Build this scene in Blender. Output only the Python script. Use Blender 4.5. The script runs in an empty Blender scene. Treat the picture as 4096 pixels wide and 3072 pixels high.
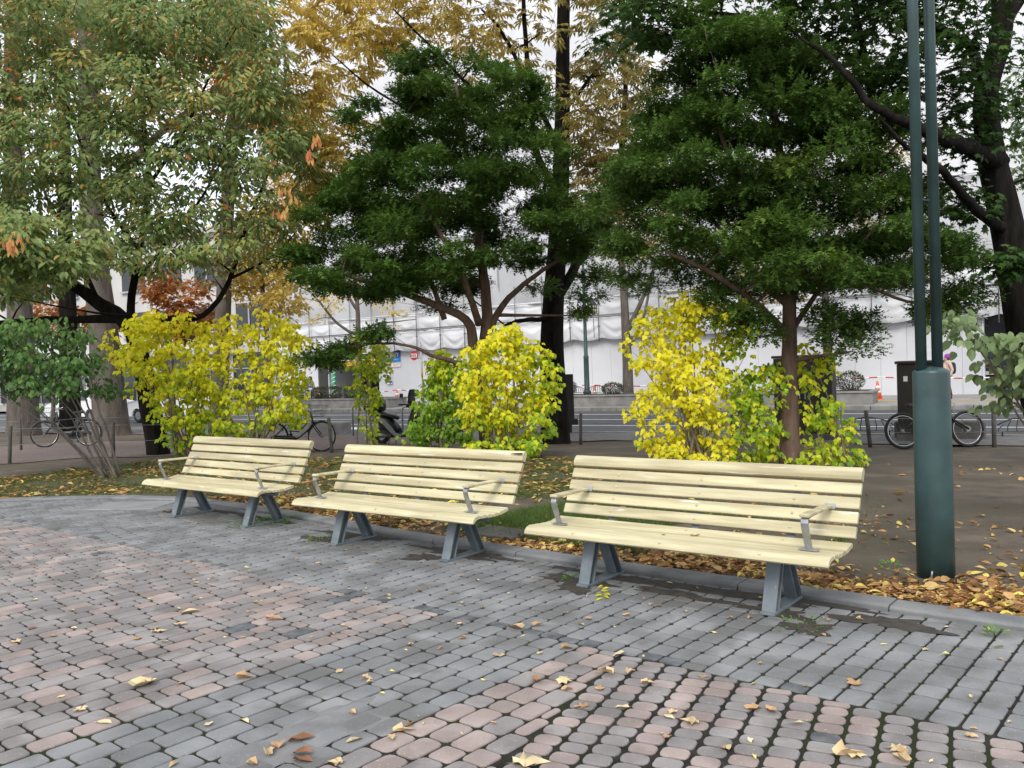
import bpy, bmesh, math, random
import numpy as np
from mathutils import Vector, Matrix, Euler
random.seed(7); rng = np.random.default_rng(11)
SC = bpy.context.scene
COL = SC.collection
R = math.radians

# ---------------------------------------------------------------- camera
F_PX, PITCH, ROLL, CAM_Z = 3519.6, -0.0233, -0.0354, 1.644
cam = bpy.data.cameras.new('camera'); cam_ob = bpy.data.objects.new('camera', cam); COL.objects.link(cam_ob)
cam.sensor_width = 36.0; cam.lens = F_PX / 4096 * 36.0; cam.clip_start = 0.05; cam.clip_end = 600
_c, _s = math.cos(ROLL), math.sin(ROLL); _cp, _sp = math.cos(PITCH), math.sin(PITCH)
def _pitch(v): return Vector((v[0], v[1]*_cp - v[2]*_sp, v[1]*_sp + v[2]*_cp))
RT, UP, FW = _pitch((_c, 0, _s)), _pitch((-_s, 0, _c)), _pitch((0, 1, 0))
mw = Matrix((( RT[0], UP[0], -FW[0], 0), (RT[1], UP[1], -FW[1], 0), (RT[2], UP[2], -FW[2], CAM_Z), (0, 0, 0, 1)))
cam_ob.matrix_world = mw
SC.camera = cam_ob

# ---------------------------------------------------------------- sky and sun (bright overcast)
SUN_EL, SUN_AZ = R(43), R(196)          # light comes from behind and left of the viewer, softened by cloud
world = bpy.data.worlds.new('World'); SC.world = world; world.use_nodes = True
nt = world.node_tree; nt.nodes.clear()
wo = nt.nodes.new('ShaderNodeOutputWorld'); bg = nt.nodes.new('ShaderNodeBackground')
sky = nt.nodes.new('ShaderNodeTexSky'); sky.sky_type = 'NISHITA'; sky.sun_disc = False
sky.sun_elevation = SUN_EL; sky.sun_rotation = SUN_AZ; sky.dust_density = 4.0; sky.air_density = 1.0
cl = nt.nodes.new('ShaderNodeMix'); cl.data_type = 'RGBA'; cl.inputs[0].default_value = 0.82   # cloud cover
cn = nt.nodes.new('ShaderNodeTexNoise'); cn.inputs['Scale'].default_value = 2.2; cn.inputs['Detail'].default_value = 5
cr = nt.nodes.new('ShaderNodeValToRGB')
cr.color_ramp.elements[0].position = 0.3; cr.color_ramp.elements[0].color = (6.6, 7.0, 7.7, 1)
cr.color_ramp.elements[1].position = 0.7; cr.color_ramp.elements[1].color = (9.4, 9.7, 10.1, 1)
nt.links.new(cn.outputs['Fac'], cr.inputs[0])
nt.links.new(sky.outputs[0], cl.inputs[6]); nt.links.new(cr.outputs[0], cl.inputs[7])
nt.links.new(cl.outputs[2], bg.inputs[0]); bg.inputs[1].default_value = 0.115
nt.links.new(bg.outputs[0], wo.inputs[0])
sun = bpy.data.lights.new('sun', 'SUN'); sun.energy = 1.5; sun.angle = R(24); sun.color = (1.0, 0.965, 0.90)
sun_ob = bpy.data.objects.new('sun', sun); COL.objects.link(sun_ob)
# direction towards the sun (same convention as the sky texture: rotation measured clockwise from +Y)
_sd = Vector((math.sin(SUN_AZ)*math.cos(SUN_EL), math.cos(SUN_AZ)*math.cos(SUN_EL), math.sin(SUN_EL)))
sun_ob.rotation_euler = _sd.to_track_quat('Z', 'Y').to_euler()
SC.view_settings.view_transform = 'Standard'; SC.view_settings.look = 'None'
SC.view_settings.exposure = 0.62; SC.view_settings.gamma = 1.0; SC.view_settings.use_curve_mapping = False
SC.render.engine = 'CYCLES'
SC.cycles.max_bounces = 6; SC.cycles.transparent_max_bounces = 6; SC.cycles.diffuse_bounces = 3
SC.cycles.glossy_bounces = 2; SC.cycles.transmission_bounces = 3
SC.cycles.use_denoising = True

# ---------------------------------------------------------------- where things stand
# street frame: e runs along the road (to the right), m away from the viewer across it
EA = R(-29.5); E2 = np.array([math.cos(EA), math.sin(EA)]); M2 = np.array([-E2[1], E2[0]])
def em(e, m, z=0.0): return Vector((E2[0]*e + M2[0]*m, E2[1]*e + M2[1]*m, z))
# kerb frame: s along the plaza kerb (to the right), r from the kerb towards the viewer
KA = R(-40); T2 = np.array([math.cos(KA), math.sin(KA)]); N2 = np.array([-math.cos(R(50)), -math.sin(R(50))]); KO = np.array([.475, 7.08])
def sr(s, r, z=0.0):
    p = KO + T2*s + N2*r; return Vector((p[0], p[1], z))
def to_sr(x, y):
    d = np.array([x, y]) - KO; return float(d @ T2), float(d @ N2)
def sstep(a, b, x):
    t = np.clip((x-a)/(b-a), 0, 1); return t*t*(3-2*t)
def terrain(x, y):                                    # the park falls gently to the road
    return -0.28*sstep(10.0, 19.0, x*M2[0] + y*M2[1])
def ray(x, y):                                        # sight line through a point of the picture (2212 wide)
    u, v = x*1.8517-2048, y*1.8517-1536
    a = _c*u + _s*v; b = -_s*u + _c*v
    return np.array([a, F_PX*_cp + b*_sp, F_PX*_sp - b*_cp])
def gp(x, y):                                         # where a sight line meets the ground
    d = ray(x, y); z = 0.0
    for _ in range(12):
        t = (z - CAM_Z)/d[2]; z = 0.6*z + 0.4*float(terrain(d[0]*t, d[1]*t))
    t = (z-CAM_Z)/d[2]
    return Vector((d[0]*t, d[1]*t, z))
def at(x, y, Y):
    d = ray(x, y); t = Y/d[1]; return Vector((d[0]*t, Y, CAM_Z + d[2]*t))

# ---------------------------------------------------------------- materials
def _n(nt, t, **kw):
    n = nt.nodes.new(t)
    for k, v in kw.items(): setattr(n, k, v)
    return n
def mat(name, c1, c2=None, scale=6.0, rough=0.6, metal=0.0, bump=0.0, bscale=None, coords='pos', stretch=None, detail=4.0,
        jitter=0.0, spec=0.5, lo=0.35, hi=0.65, rough2=None, speck=None, c3=None, s3=1.0):
    m = bpy.data.materials.new(name); m.use_nodes = True; nt = m.node_tree
    b = nt.nodes['Principled BSDF']; b.inputs['Roughness'].default_value = rough; b.inputs['Metallic'].default_value = metal
    b.inputs['Specular IOR Level'].default_value = spec
    if coords == 'pos': vec = _n(nt, 'ShaderNodeNewGeometry').outputs['Position']
    else:
        tc = _n(nt, 'ShaderNodeTexCoord'); o0 = _n(nt, 'ShaderNodeObjectInfo'); vm = _n(nt, 'ShaderNodeVectorMath', operation='MULTIPLY_ADD')
        vm.inputs[1].default_value = (23.0, 17.0, 31.0); cx = _n(nt, 'ShaderNodeCombineXYZ')
        for q in range(3): nt.links.new(o0.outputs['Random'], cx.inputs[q])
        nt.links.new(cx.outputs[0], vm.inputs[0]); nt.links.new(tc.outputs['Object'], vm.inputs[2]); vec = vm.outputs[0]
    if stretch:
        mp = _n(nt, 'ShaderNodeMapping'); mp.inputs['Scale'].default_value = stretch
        nt.links.new(vec, mp.inputs[0]); vec = mp.outputs[0]
    if jitter:
        oi = _n(nt, 'ShaderNodeObjectInfo')
    if c2 is None: c2 = tuple(x*0.8 for x in c1)
    nz = _n(nt, 'ShaderNodeTexNoise'); nz.inputs['Scale'].default_value = scale; nz.inputs['Detail'].default_value = detail
    nt.links.new(vec, nz.inputs['Vector'])
    rp = _n(nt, 'ShaderNodeValToRGB'); rp.color_ramp.elements[0].position = lo; rp.color_ramp.elements[1].position = hi
    rp.color_ramp.elements[0].color = (*c1, 1); rp.color_ramp.elements[1].color = (*c2, 1)
    nt.links.new(nz.outputs['Fac'], rp.inputs[0]); col = rp.outputs[0]
    if c3 is not None:
        n3 = _n(nt, 'ShaderNodeTexNoise'); n3.inputs['Scale'].default_value = s3; n3.inputs['Detail'].default_value = 6
        nt.links.new(vec, n3.inputs['Vector'])
        r3 = _n(nt, 'ShaderNodeValToRGB'); r3.color_ramp.elements[0].position = 0.47; r3.color_ramp.elements[1].position = 0.60
        nt.links.new(n3.outputs['Fac'], r3.inputs[0])
        mx = _n(nt, 'ShaderNodeMix', data_type='RGBA'); nt.links.new(r3.outputs[0], mx.inputs[0])
        nt.links.new(col, mx.inputs[6]); mx.inputs[7].default_value = (*c3, 1); col = mx.outputs[2]
    if speck:
        ns = _n(nt, 'ShaderNodeTexNoise'); ns.inputs['Scale'].default_value = speck[0]; ns.inputs['Detail'].default_value = 2
        nt.links.new(vec, ns.inputs['Vector'])
        r2 = _n(nt, 'ShaderNodeValToRGB'); r2.color_ramp.elements[0].position = speck[1]; r2.color_ramp.elements[1].position = min(speck[1]+0.08, 1)
        nt.links.new(ns.outputs['Fac'], r2.inputs[0])
        mx = _n(nt, 'ShaderNodeMix', data_type='RGBA'); nt.links.new(r2.outputs[0], mx.inputs[0])
        nt.links.new(col, mx.inputs[6]); mx.inputs[7].default_value = (*speck[2], 1); col = mx.outputs[2]
    if jitter:
        hs = _n(nt, 'ShaderNodeHueSaturation')
        ma = _n(nt, 'ShaderNodeMapRange'); ma.inputs['To Min'].default_value = 1-jitter; ma.inputs['To Max'].default_value = 1+jitter
        aa = _n(nt, 'ShaderNodeAttribute', attribute_name='rnd'); ad = _n(nt, 'ShaderNodeMath', operation='ADD'); fr = _n(nt, 'ShaderNodeMath', operation='FRACT')
        nt.links.new(oi.outputs['Random'], ad.inputs[0]); nt.links.new(aa.outputs['Fac'], ad.inputs[1]); nt.links.new(ad.outputs[0], fr.inputs[0])
        nt.links.new(fr.outputs[0], ma.inputs[0]); nt.links.new(ma.outputs[0], hs.inputs['Value'])
        nt.links.new(col, hs.inputs['Color']); col = hs.outputs[0]
    nt.links.new(col, b.inputs['Base Color'])
    if rough2 is not None:
        mr = _n(nt, 'ShaderNodeMapRange'); mr.inputs['To Min'].default_value = rough; mr.inputs['To Max'].default_value = rough2
        nt.links.new(nz.outputs['Fac'], mr.inputs[0]); nt.links.new(mr.outputs[0], b.inputs['Roughness'])
    if bump:
        nb = _n(nt, 'ShaderNodeTexNoise'); nb.inputs['Scale'].default_value = bscale or scale*4; nb.inputs['Detail'].default_value = 5
        nt.links.new(vec, nb.inputs['Vector'])
        bp = _n(nt, 'ShaderNodeBump'); bp.inputs['Strength'].default_value = 1.0; bp.inputs['Distance'].default_value = bump
        nt.links.new(nb.outputs['Fac'], bp.inputs['Height']); nt.links.new(bp.outputs[0], b.inputs['Normal'])
    return m
def leaf_mat(name, stops, trans=0.35, rough=0.5, jit=0.22, spec=0.35):
    m = bpy.data.materials.new(name); m.use_nodes = True; nt = m.node_tree; b = nt.nodes['Principled BSDF']
    b.inputs['Roughness'].default_value = rough; b.inputs['Specular IOR Level'].default_value = spec
    at_ = _n(nt, 'ShaderNodeAttribute', attribute_name='rnd')
    rp = _n(nt, 'ShaderNodeValToRGB'); els = rp.color_ramp.elements
    els[0].position = stops[0][0]; els[0].color = (*stops[0][1], 1); els[1].position = stops[-1][0]; els[1].color = (*stops[-1][1], 1)
    for p, c in stops[1:-1]:
        e = els.new(p); e.color = (*c, 1)
    nt.links.new(at_.outputs['Fac'], rp.inputs[0])
    nz = _n(nt, 'ShaderNodeTexNoise'); nz.inputs['Scale'].default_value = 9.0
    g = _n(nt, 'ShaderNodeNewGeometry'); nt.links.new(g.outputs['Position'], nz.inputs['Vector'])
    hs = _n(nt, 'ShaderNodeHueSaturation'); mr = _n(nt, 'ShaderNodeMapRange')
    mr.inputs['From Min'].default_value = 0.3; mr.inputs['From Max'].default_value = 0.7
    mr.inputs['To Min'].default_value = 1-jit; mr.inputs['To Max'].default_value = 1+jit
    nt.links.new(nz.outputs['Fac'], mr.inputs[0]); nt.links.new(mr.outputs[0], hs.inputs['Value'])
    nt.links.new(rp.outputs[0], hs.inputs['Color']); nt.links.new(hs.outputs[0], b.inputs['Base Color'])
    tr = _n(nt, 'ShaderNodeBsdfTranslucent'); nt.links.new(hs.outputs[0], tr.inputs['Color'])
    mx = _n(nt, 'ShaderNodeMixShader'); mx.inputs[0].default_value = trans
    nt.links.new(b.outputs[0], mx.inputs[1]); nt.links.new(tr.outputs[0], mx.inputs[2])
    nt.links.new(mx.outputs[0], nt.nodes['Material Output'].inputs['Surface'])
    return m
M = {}
M['joint'] = mat('joint_sand', (.017, .017, .016), (.040, .037, .033), 9, .95, bump=.004, bscale=160, c3=(.026, .032, .014), s3=.9, spec=.1)
M['paver_grey'] = mat('paver_grey', (.158, .163, .169), (.235, .238, .241), 2.6, .82, bump=.003, bscale=110, jitter=.11, detail=9, speck=(75, .66, (.29, .295, .30)), rough2=.72, c3=(.138, .137, .135), s3=2.4, spec=.35)
M['paver_pink'] = mat('paver_pink', (.255, .204, .187), (.345, .284, .263), 3.4, .84, bump=.003, bscale=110, jitter=.12, detail=9, speck=(75, .66, (.42, .37, .35)), c3=(.228, .185, .170), s3=2.8, spec=.35)
M['paver_mauve'] = mat('paver_mauve', (.192, .179, .177), (.275, .253, .247), 3.4, .84, bump=.003, bscale=110, jitter=.12, detail=9, speck=(75, .66, (.33, .315, .31)), c3=(.172, .157, .152), s3=2.8, spec=.35)
M['paver_dark'] = mat('paver_dark', (.060, .063, .068), (.135, .142, .150), 11.0, .7, bump=.0012, bscale=260, jitter=.1)
M['slab'] = mat('pale_slab', (.19, .197, .202), (.235, .24, .243), 3, .8, bump=.001, bscale=120)
M['kerb'] = mat('kerb_stone', (.12, .125, .13), (.20, .205, .205), 3, .85, bump=.002, bscale=140, speck=(240, .64, (.30, .31, .31)))
M['soil'] = mat('soil', (.072, .055, .039), (.126, .100, .073), 2.6, .95, bump=.012, bscale=26, detail=8, c3=(.066, .054, .034), s3=.55)
M['gravel'] = mat('gravel', (.125, .092, .082), (.185, .142, .128), 14, .95, bump=.01, bscale=75, detail=8)
M['asphalt'] = mat('asphalt', (.062, .064, .068), (.082, .084, .088), 5, .85, bump=.002, bscale=160, detail=8)
M['asphalt_light'] = mat('asphalt_light', (.10, .10, .10), (.145, .14, .135), 4, .9, bump=.003, bscale=120, detail=8)
M['line'] = mat('road_paint', (.72, .73, .74), (.60, .61, .62), 8, .7)
M['pave_far'] = mat('far_pavement', (.25, .24, .23), (.33, .32, .31), 2, .85, bump=.002)
M['concrete'] = mat('concrete', (.19, .185, .175), (.28, .27, .255), 3.5, .9, bump=.003, bscale=60, detail=7)
M['concrete_dark'] = mat('concrete_dark', (.075, .07, .062), (.12, .112, .10), 4, .92, bump=.004, bscale=50, detail=7)
M['cream'] = mat('cream_paint', (.575, .525, .34), (.45, .395, .235), 3.0, .55, bump=.0012, bscale=30, coords='obj', stretch=(.9, 10, 10), detail=8, lo=.32, hi=.68, jitter=.08, speck=(3.2, .66, (.60, .58, .49)), c3=(.385, .335, .20), s3=1.1)
M['cream_end'] = M['cream']
M['steel_grey'] = mat('grey_painted_steel', (.105, .135, .155), (.17, .20, .22), 7, .5, bump=.0006, bscale=90, coords='obj', speck=(34, .70, (.36, .38, .38)))
M['steel'] = mat('galvanised_steel', (.30, .31, .32), (.42, .43, .44), 14, .42, metal=.7, coords='obj')
M['teal'] = mat('teal_pole_paint', (.026, .058, .060), (.036, .074, .075), 4, .40, coords='obj', bump=.0006, bscale=120, speck=(40, .72, (.07, .11, .11)), c3=(.024, .050, .050), s3=3)
M['bark_dark'] = mat('bark_dark', (.009, .008, .007), (.022, .019, .017), 9, .95, bump=.03, bscale=22, stretch=(1, 1, .25), detail=7, spec=.08)
M['bark_brown'] = mat('bark_brown', (.085, .050, .034), (.15, .098, .072), 12, .95, bump=.015, bscale=40, stretch=(1, 1, .18), detail=7)
M['bark_grey'] = mat('bark_grey', (.080, .066, .055), (.14, .122, .104), 6, .95, bump=.03, bscale=24, stretch=(1, 1, .3), detail=7)
M['twig'] = mat('twig', (.060, .045, .034), (.10, .080, .060), 20, .9)
M['stem_pale'] = mat('stem_pale', (.16, .125, .085), (.24, .19, .13), 20, .9)
M['black'] = mat('black_plastic', (.012, .012, .013), (.020, .020, .021), 8, .42)
M['black_metal'] = mat('black_metal', (.014, .014, .016), (.024, .024, .026), 8, .35)
M['rubber'] = mat('rubber', (.014, .014, .014), (.025, .025, .025), 20, .8)
M['chrome'] = mat('chrome', (.55, .56, .57), (.45, .46, .47), 5, .25, metal=.9)
M['silver'] = mat('silver_paint', (.22, .23, .23), (.26, .27, .27), 5, .35, metal=.4)
M['post'] = mat('post_grey_brown', (.070, .066, .062), (.115, .11, .10), 8, .8, bump=.002, bscale=60)
M['wire'] = mat('wire', (.16, .16, .155), (.24, .24, .23), 20, .6, metal=.4)
M['cabinet'] = mat('cabinet_brown_black', (.020, .015, .011), (.030, .024, .019), 3, .55)
M['sheet'] = mat('white_sheeting', (.70, .71, .74), (.61, .62, .655), .5, .6, bump=.006, bscale=3.0)
M['sheet_grey'] = mat('grey_mesh_sheeting', (.52, .53, .555), (.44, .45, .48), .6, .7, bump=.006, bscale=3.0)
M['hoard'] = mat('hoarding_white', (.64, .65, .685), (.58, .59, .625), .8, .5)
M['pipe'] = mat('scaffold_pipe', (.16, .16, .155), (.25, .25, .24), 6, .55, metal=.3)
M['pipe_white'] = mat('pipe_white', (.75, .75, .76), None, 6, .5)
M['yellow'] = mat('yellow_beam', (.62, .36, .03), (.52, .28, .02), 4, .55)
M['glass_dark'] = mat('dark_glass', (.018, .022, .026), (.03, .035, .04), 1, .08)
M['facade'] = mat('grey_facade', (.36, .355, .36), (.43, .425, .43), .5, .8, bump=.002)
M['facade2'] = mat('pale_facade', (.46, .45, .44), (.54, .53, .52), .5, .85, bump=.002)
M['sign_blue'] = mat('sign_blue', (.010, .055, .30), (.012, .06, .33), 3, .4)
M['sign_cyan'] = mat('sign_cyan', (.010, .20, .55), (.012, .21, .58), 3, .4)
M['sign_red'] = mat('sign_red', (.55, .03, .04), (.48, .03, .04), 3, .4)
M['sign_white'] = mat('sign_white', (.80, .80, .80), (.75, .75, .75), 3, .4)
M['orange'] = mat('cone_orange', (.75, .13, .02), (.65, .10, .02), 8, .5)
M['green_plastic'] = mat('green_plastic', (.02, .30, .16), (.02, .24, .13), 8, .5)
M['car_white'] = mat('car_white', (.78, .79, .80), (.76, .77, .78), 2, .22)
M['car_glass'] = mat('car_glass', (.02, .025, .03), (.03, .035, .04), 2, .06)
M['lamp_glass'] = mat('lamp_glass', (.55, .5, .4), (.45, .4, .33), 4, .3)
M['skin'] = mat('skin', (.55, .36, .27), (.50, .32, .24), 10, .55)
M['hat'] = mat('purple_knit', (.32, .05, .42), (.22, .03, .30), 60, .9, coords='obj')
M['cloth_dark'] = mat('dark_cloth', (.018, .018, .024), (.03, .03, .04), 20, .9)
M['cloth_pink'] = mat('pale_pink_cloth', (.62, .45, .38), (.52, .37, .31), 20, .9)
M['cloth_red'] = mat('dark_red_cloth', (.16, .018, .03), (.10, .012, .02), 20, .9)
M['cloth_grey'] = mat('grey_cloth', (.20, .21, .20), (.26, .27, .26), 20, .9)
M['hair'] = mat('brown_hair', (.05, .035, .02), (.10, .07, .04), 40, .6)
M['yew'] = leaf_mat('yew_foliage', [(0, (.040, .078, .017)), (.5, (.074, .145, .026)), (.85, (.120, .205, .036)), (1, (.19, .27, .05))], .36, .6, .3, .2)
M['cherry'] = leaf_mat('cherry_leaves', [(0, (.105, .175, .045)), (.40, (.185, .270, .082)), (.68, (.285, .355, .125)), (.82, (.46, .38, .10)), (.93, (.58, .33, .09)), (1, (.60, .17, .08))], .46, .45, .25, .35)
M['gold'] = leaf_mat('golden_leaves', [(0, (.26, .22, .075)), (.35, (.46, .36, .095)), (.7, (.72, .53, .13)), (1, (.82, .66, .19))], .52, .55)
M['orange_leaf'] = leaf_mat('orange_leaves', [(0, (.36, .12, .03)), (.5, (.52, .23, .05)), (.8, (.56, .34, .07)), (1, (.30, .27, .07))], .45, .6)
M['maple'] = leaf_mat('dark_green_maple', [(0, (.022, .054, .012)), (.6, (.050, .110, .020)), (1, (.10, .17, .035))], .36, .5)
M['shrub'] = leaf_mat('yellow_green_leaves', [(0, (.15, .30, .030)), (.3, (.34, .52, .035)), (.55, (.66, .70, .035)), (.8, (.84, .78, .030)), (1, (.90, .80, .045))], .50, .5, .14)
M['shrub_green'] = leaf_mat('light_green_leaves', [(0, (.12, .28, .05)), (.5, (.24, .46, .07)), (1, (.52, .64, .07))], .45, .5, .12)
M['bush'] = leaf_mat('mid_green_leaves', [(0, (.040, .095, .022)), (.6, (.095, .19, .042)), (1, (.20, .30, .09))], .38, .55, .2, .25)
M['pale'] = leaf_mat('pale_green_leaves', [(0, (.11, .175, .065)), (.6, (.19, .265, .11)), (1, (.29, .36, .17))], .34, .5)
M['hedge'] = leaf_mat('clipped_shrub', [(0, (.030, .045, .012)), (.6, (.07, .085, .022)), (1, (.15, .12, .03))], .25, .6)
M['litter'] = leaf_mat('fallen_leaves', [(0, (.085, .042, .020)), (.25, (.24, .11, .040)), (.55, (.44, .25, .095)), (.8, (.58, .42, .17)), (1, (.68, .56, .11))], .14, .7, .3)
M['dry_leaf'] = leaf_mat('dry_leaf', [(0, (.12, .055, .035)), (.25, (.24, .11, .055)), (.5, (.40, .25, .13)), (.75, (.55, .42, .24)), (.9, (.64, .54, .32)), (1, (.66, .57, .17))], .10, .7, .35)
M['grass'] = leaf_mat('grass_blades', [(0, (.045, .085, .016)), (.6, (.085, .15, .026)), (1, (.16, .20, .05))], .25, .6)

# ---------------------------------------------------------------- mesh helpers
def link(name, me, parent=None):
    o = bpy.data.objects.new(name, me); COL.objects.link(o)
    if parent is not None: o.parent = parent
    return o
def tag(o, label=None, cat=None, group=None, kind=None):
    if label: o['label'] = label
    if cat: o['category'] = cat
    if group: o['group'] = group
    if kind: o['kind'] = kind
    return o
def thing(name, label, cat, loc=(0, 0, 0), rotz=0.0, group=None):
    o = bpy.data.objects.new(name, None); COL.objects.link(o); o.empty_display_size = .1
    o.location = loc; o.rotation_euler = (0, 0, rotz)
    return tag(o, label, cat, group)
def copy_tree(o, parent=None, kids=None):
    c = o.copy(); COL.objects.link(c); c.parent = parent
    for ch in KIDS(o): copy_tree(ch, c)
    return c
def KIDS(o): return [x for x in bpy.data.objects if x.parent is o]
class MB:
    def __init__(self): self.v = []; self.f = []; self.m = []
    def add(self, vs, fs, mi=0):
        n = len(self.v); self.v += [tuple(p) for p in vs]; self.f += [tuple(i+n for i in f) for f in fs]; self.m += [mi]*len(fs); return self
    def box(self, c, s, rot=None, mi=0, ch=0.0):
        x, y, z = s[0]/2, s[1]/2, s[2]/2
        if ch > 0:                                  # chamfered along its long edges in plan
            a = min(ch, x*.9, y*.9)
            ring = [(-x+a, -y), (x-a, -y), (x, -y+a), (x, y-a), (x-a, y), (-x+a, y), (-x, y-a), (-x, -y+a)]
            vs = [Vector((p[0], p[1], -z)) for p in ring] + [Vector((p[0], p[1], z-a)) for p in ring] + [Vector((p[0]*(1-a/x), p[1]*(1-a/y), z)) for p in ring]
            fs = [tuple(range(7, -1, -1)), tuple(range(16, 24))]
            for k in range(2): fs += [(k*8+i, k*8+(i+1) % 8, k*8+8+(i+1) % 8, k*8+8+i) for i in range(8)]
        else:
            vs = [Vector(p) for p in ((-x, -y, -z), (x, -y, -z), (x, y, -z), (-x, y, -z), (-x, -y, z), (x, -y, z), (x, y, z), (-x, y, z))]
            fs = [(0, 3, 2, 1), (4, 5, 6, 7), (0, 1, 5, 4), (1, 2, 6, 5), (2, 3, 7, 6), (3, 0, 4, 7)]
        if rot is not None: vs = [rot @ p for p in vs]
        return self.add([p + Vector(c) for p in vs], fs, mi)
    def tube(self, pts, rad, n=8, cap=True, mi=0):
        pts = [Vector(p) for p in pts]
        if not hasattr(rad, '__len__'): rad = [rad]*len(pts)
        up = Vector((0, 0, 1)); vs = []; prev = None
        for i, p in enumerate(pts):
            d = (pts[min(i+1, len(pts)-1)] - pts[max(i-1, 0)])
            d = d.normalized() if d.length > 1e-9 else up
            if prev is None:
                a = d.cross(up)
                if a.length < 1e-3: a = d.cross(Vector((1, 0, 0)))
            else: a = prev - d*prev.dot(d)
            if a.length < 1e-6: a = d.orthogonal()
            a.normalize(); prev = a; b = d.cross(a)
            for k in range(n):
                t = 2*math.pi*k/n; vs.append(p + (a*math.cos(t) + b*math.sin(t))*rad[i])
        fs = []
        for i in range(len(pts)-1):
            for k in range(n): fs.append((i*n+k, i*n+(k+1) % n, (i+1)*n+(k+1) % n, (i+1)*n+k))
        if cap: fs += [tuple(range(n-1, -1, -1)), tuple((len(pts)-1)*n + k for k in range(n))]
        return self.add(vs, fs, mi)
    def ring(self, c, r, rt, axis, n=28, k=6, sq=1.0):      # torus
        ax = Vector(axis).normalized(); a = ax.orthogonal().normalized(); b = ax.cross(a); vs = []; fs = []
        for i in range(n):
            t = 2*math.pi*i/n; d = a*math.cos(t) + b*math.sin(t)
            for j in range(k):
                q = 2*math.pi*j/k; vs.append(Vector(c) + d*(r + rt*math.cos(q)) + ax*rt*sq*math.sin(q))
        for i in range(n):
            for j in range(k): fs.append((i*k+j, ((i+1) % n)*k+j, ((i+1) % n)*k+(j+1) % k, i*k+(j+1) % k))
        return self.add(vs, fs)
    def lathe(self, prof, c=(0, 0, 0), n=20, mi=0):
        vs = []; fs = []; L = len(prof)
        for r, z in prof:
            for k in range(n):
                t = 2*math.pi*k/n; vs.append((c[0]+r*math.cos(t), c[1]+r*math.sin(t), c[2]+z))
        for i in range(L-1):
            for k in range(n): fs.append((i*n+k, i*n+(k+1) % n, (i+1)*n+(k+1) % n, (i+1)*n+k))
        fs += [tuple(range(n-1, -1, -1)), tuple((L-1)*n+k for k in range(n))]
        return self.add(vs, fs, mi)
    def prism(self, poly, d0, d1, axes=(0, 2, 1), mi=0):    # polygon in two axes, extruded along the third
        n = len(poly); vs = []
        for d in (d0, d1):
            for a, b in poly:
                p = [0, 0, 0]; p[axes[0]] = a; p[axes[1]] = b; p[axes[2]] = d; vs.append(tuple(p))
        fs = [tuple(range(n)), tuple(range(2*n-1, n-1, -1))] + [(i, n+i, n+(i+1) % n, (i+1) % n) for i in range(n)]
        return self.add(vs, fs, mi)
    def build(self, name, m, parent=None, smooth=False, bevel=0.0, fix=True):
        me = bpy.data.meshes.new(name); me.from_pydata([tuple(p) for p in self.v], [], self.f); me.update()
        ms = m if isinstance(m, (list, tuple)) else [m]
        for q in ms: me.materials.append(q)
        if len(ms) > 1: me.polygons.foreach_set('material_index', self.m)
        if fix or bevel:
            bm = bmesh.new(); bm.from_mesh(me)
            bmesh.ops.recalc_face_normals(bm, faces=bm.faces)
            if bevel: bmesh.ops.bevel(bm, geom=list(bm.edges), offset=bevel, segments=1, affect='EDGES', clamp_overlap=True)
            bm.to_mesh(me); bm.free()
        if smooth:
            me.polygons.foreach_set('use_smooth', [True]*len(me.polygons))
        return link(name, me, parent)
def np_mesh(name, V, T, m, parent=None, rnd=None, smooth=False):
    me = bpy.data.meshes.new(name); n = len(V); k = len(T); w = T.shape[1]
    me.vertices.add(n); me.vertices.foreach_set('co', V.astype(np.float32).ravel())
    me.loops.add(k*w); me.loops.foreach_set('vertex_index', T.astype(np.int32).ravel())
    me.polygons.add(k); me.polygons.foreach_set('loop_start', np.arange(k, dtype=np.int32)*w)
    try: me.polygons.foreach_set('loop_total', np.full(k, w, dtype=np.int32))
    except Exception: pass
    me.materials.append(m)
    if rnd is not None:
        a = me.attributes.new('rnd', 'FLOAT', 'POINT'); a.data.foreach_set('value', rnd.astype(np.float32))
    me.update(calc_edges=True)
    me.polygons.foreach_set('use_smooth', np.full(k, bool(smooth), dtype=bool))
    return link(name, me, parent) if name else me
# leaf shapes: x across, y along, z up; triangles
def fan(outline, centre=(0, .45, -.04)):
    V = [centre] + outline; n = len(outline)
    return np.array(V, float), np.array([(0, i+1, (i+1) % n+1) for i in range(n)])
OVATE = fan([(0, 0, 0), (.22, .14, .07), (.33, .40, .10), (.24, .72, .05), (0, 1.0, -.10), (-.24, .72, .05), (-.33, .40, .10), (-.22, .14, .07)])
CHERRY = fan([(0, 0, 0), (.17, .18, .05), (.235, .45, .08), (.16, .76, .03), (0, 1.05, -.16), (-.16, .76, .03), (-.235, .45, .08), (-.17, .18, .05)])
NARROW = fan([(0, 0, 0), (.13, .45, .05), (.15, .68, .05), (0, 1.0, -.08), (-.15, .68, .05), (-.13, .45, .05)], (0, .55, -.02))
LOBED = fan([(0, 0, 0), (.30, .02, .05), (.34, .22, .07), (.46, .46, .03), (.24, .52, .06), (.20, .72, .03), (0, 1.0, -.12), (-.20, .72, .03), (-.24, .52, .06), (-.46, .46, .03), (-.34, .22, .07), (-.30, .02, .05)], (0, .36, -.05))
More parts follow.
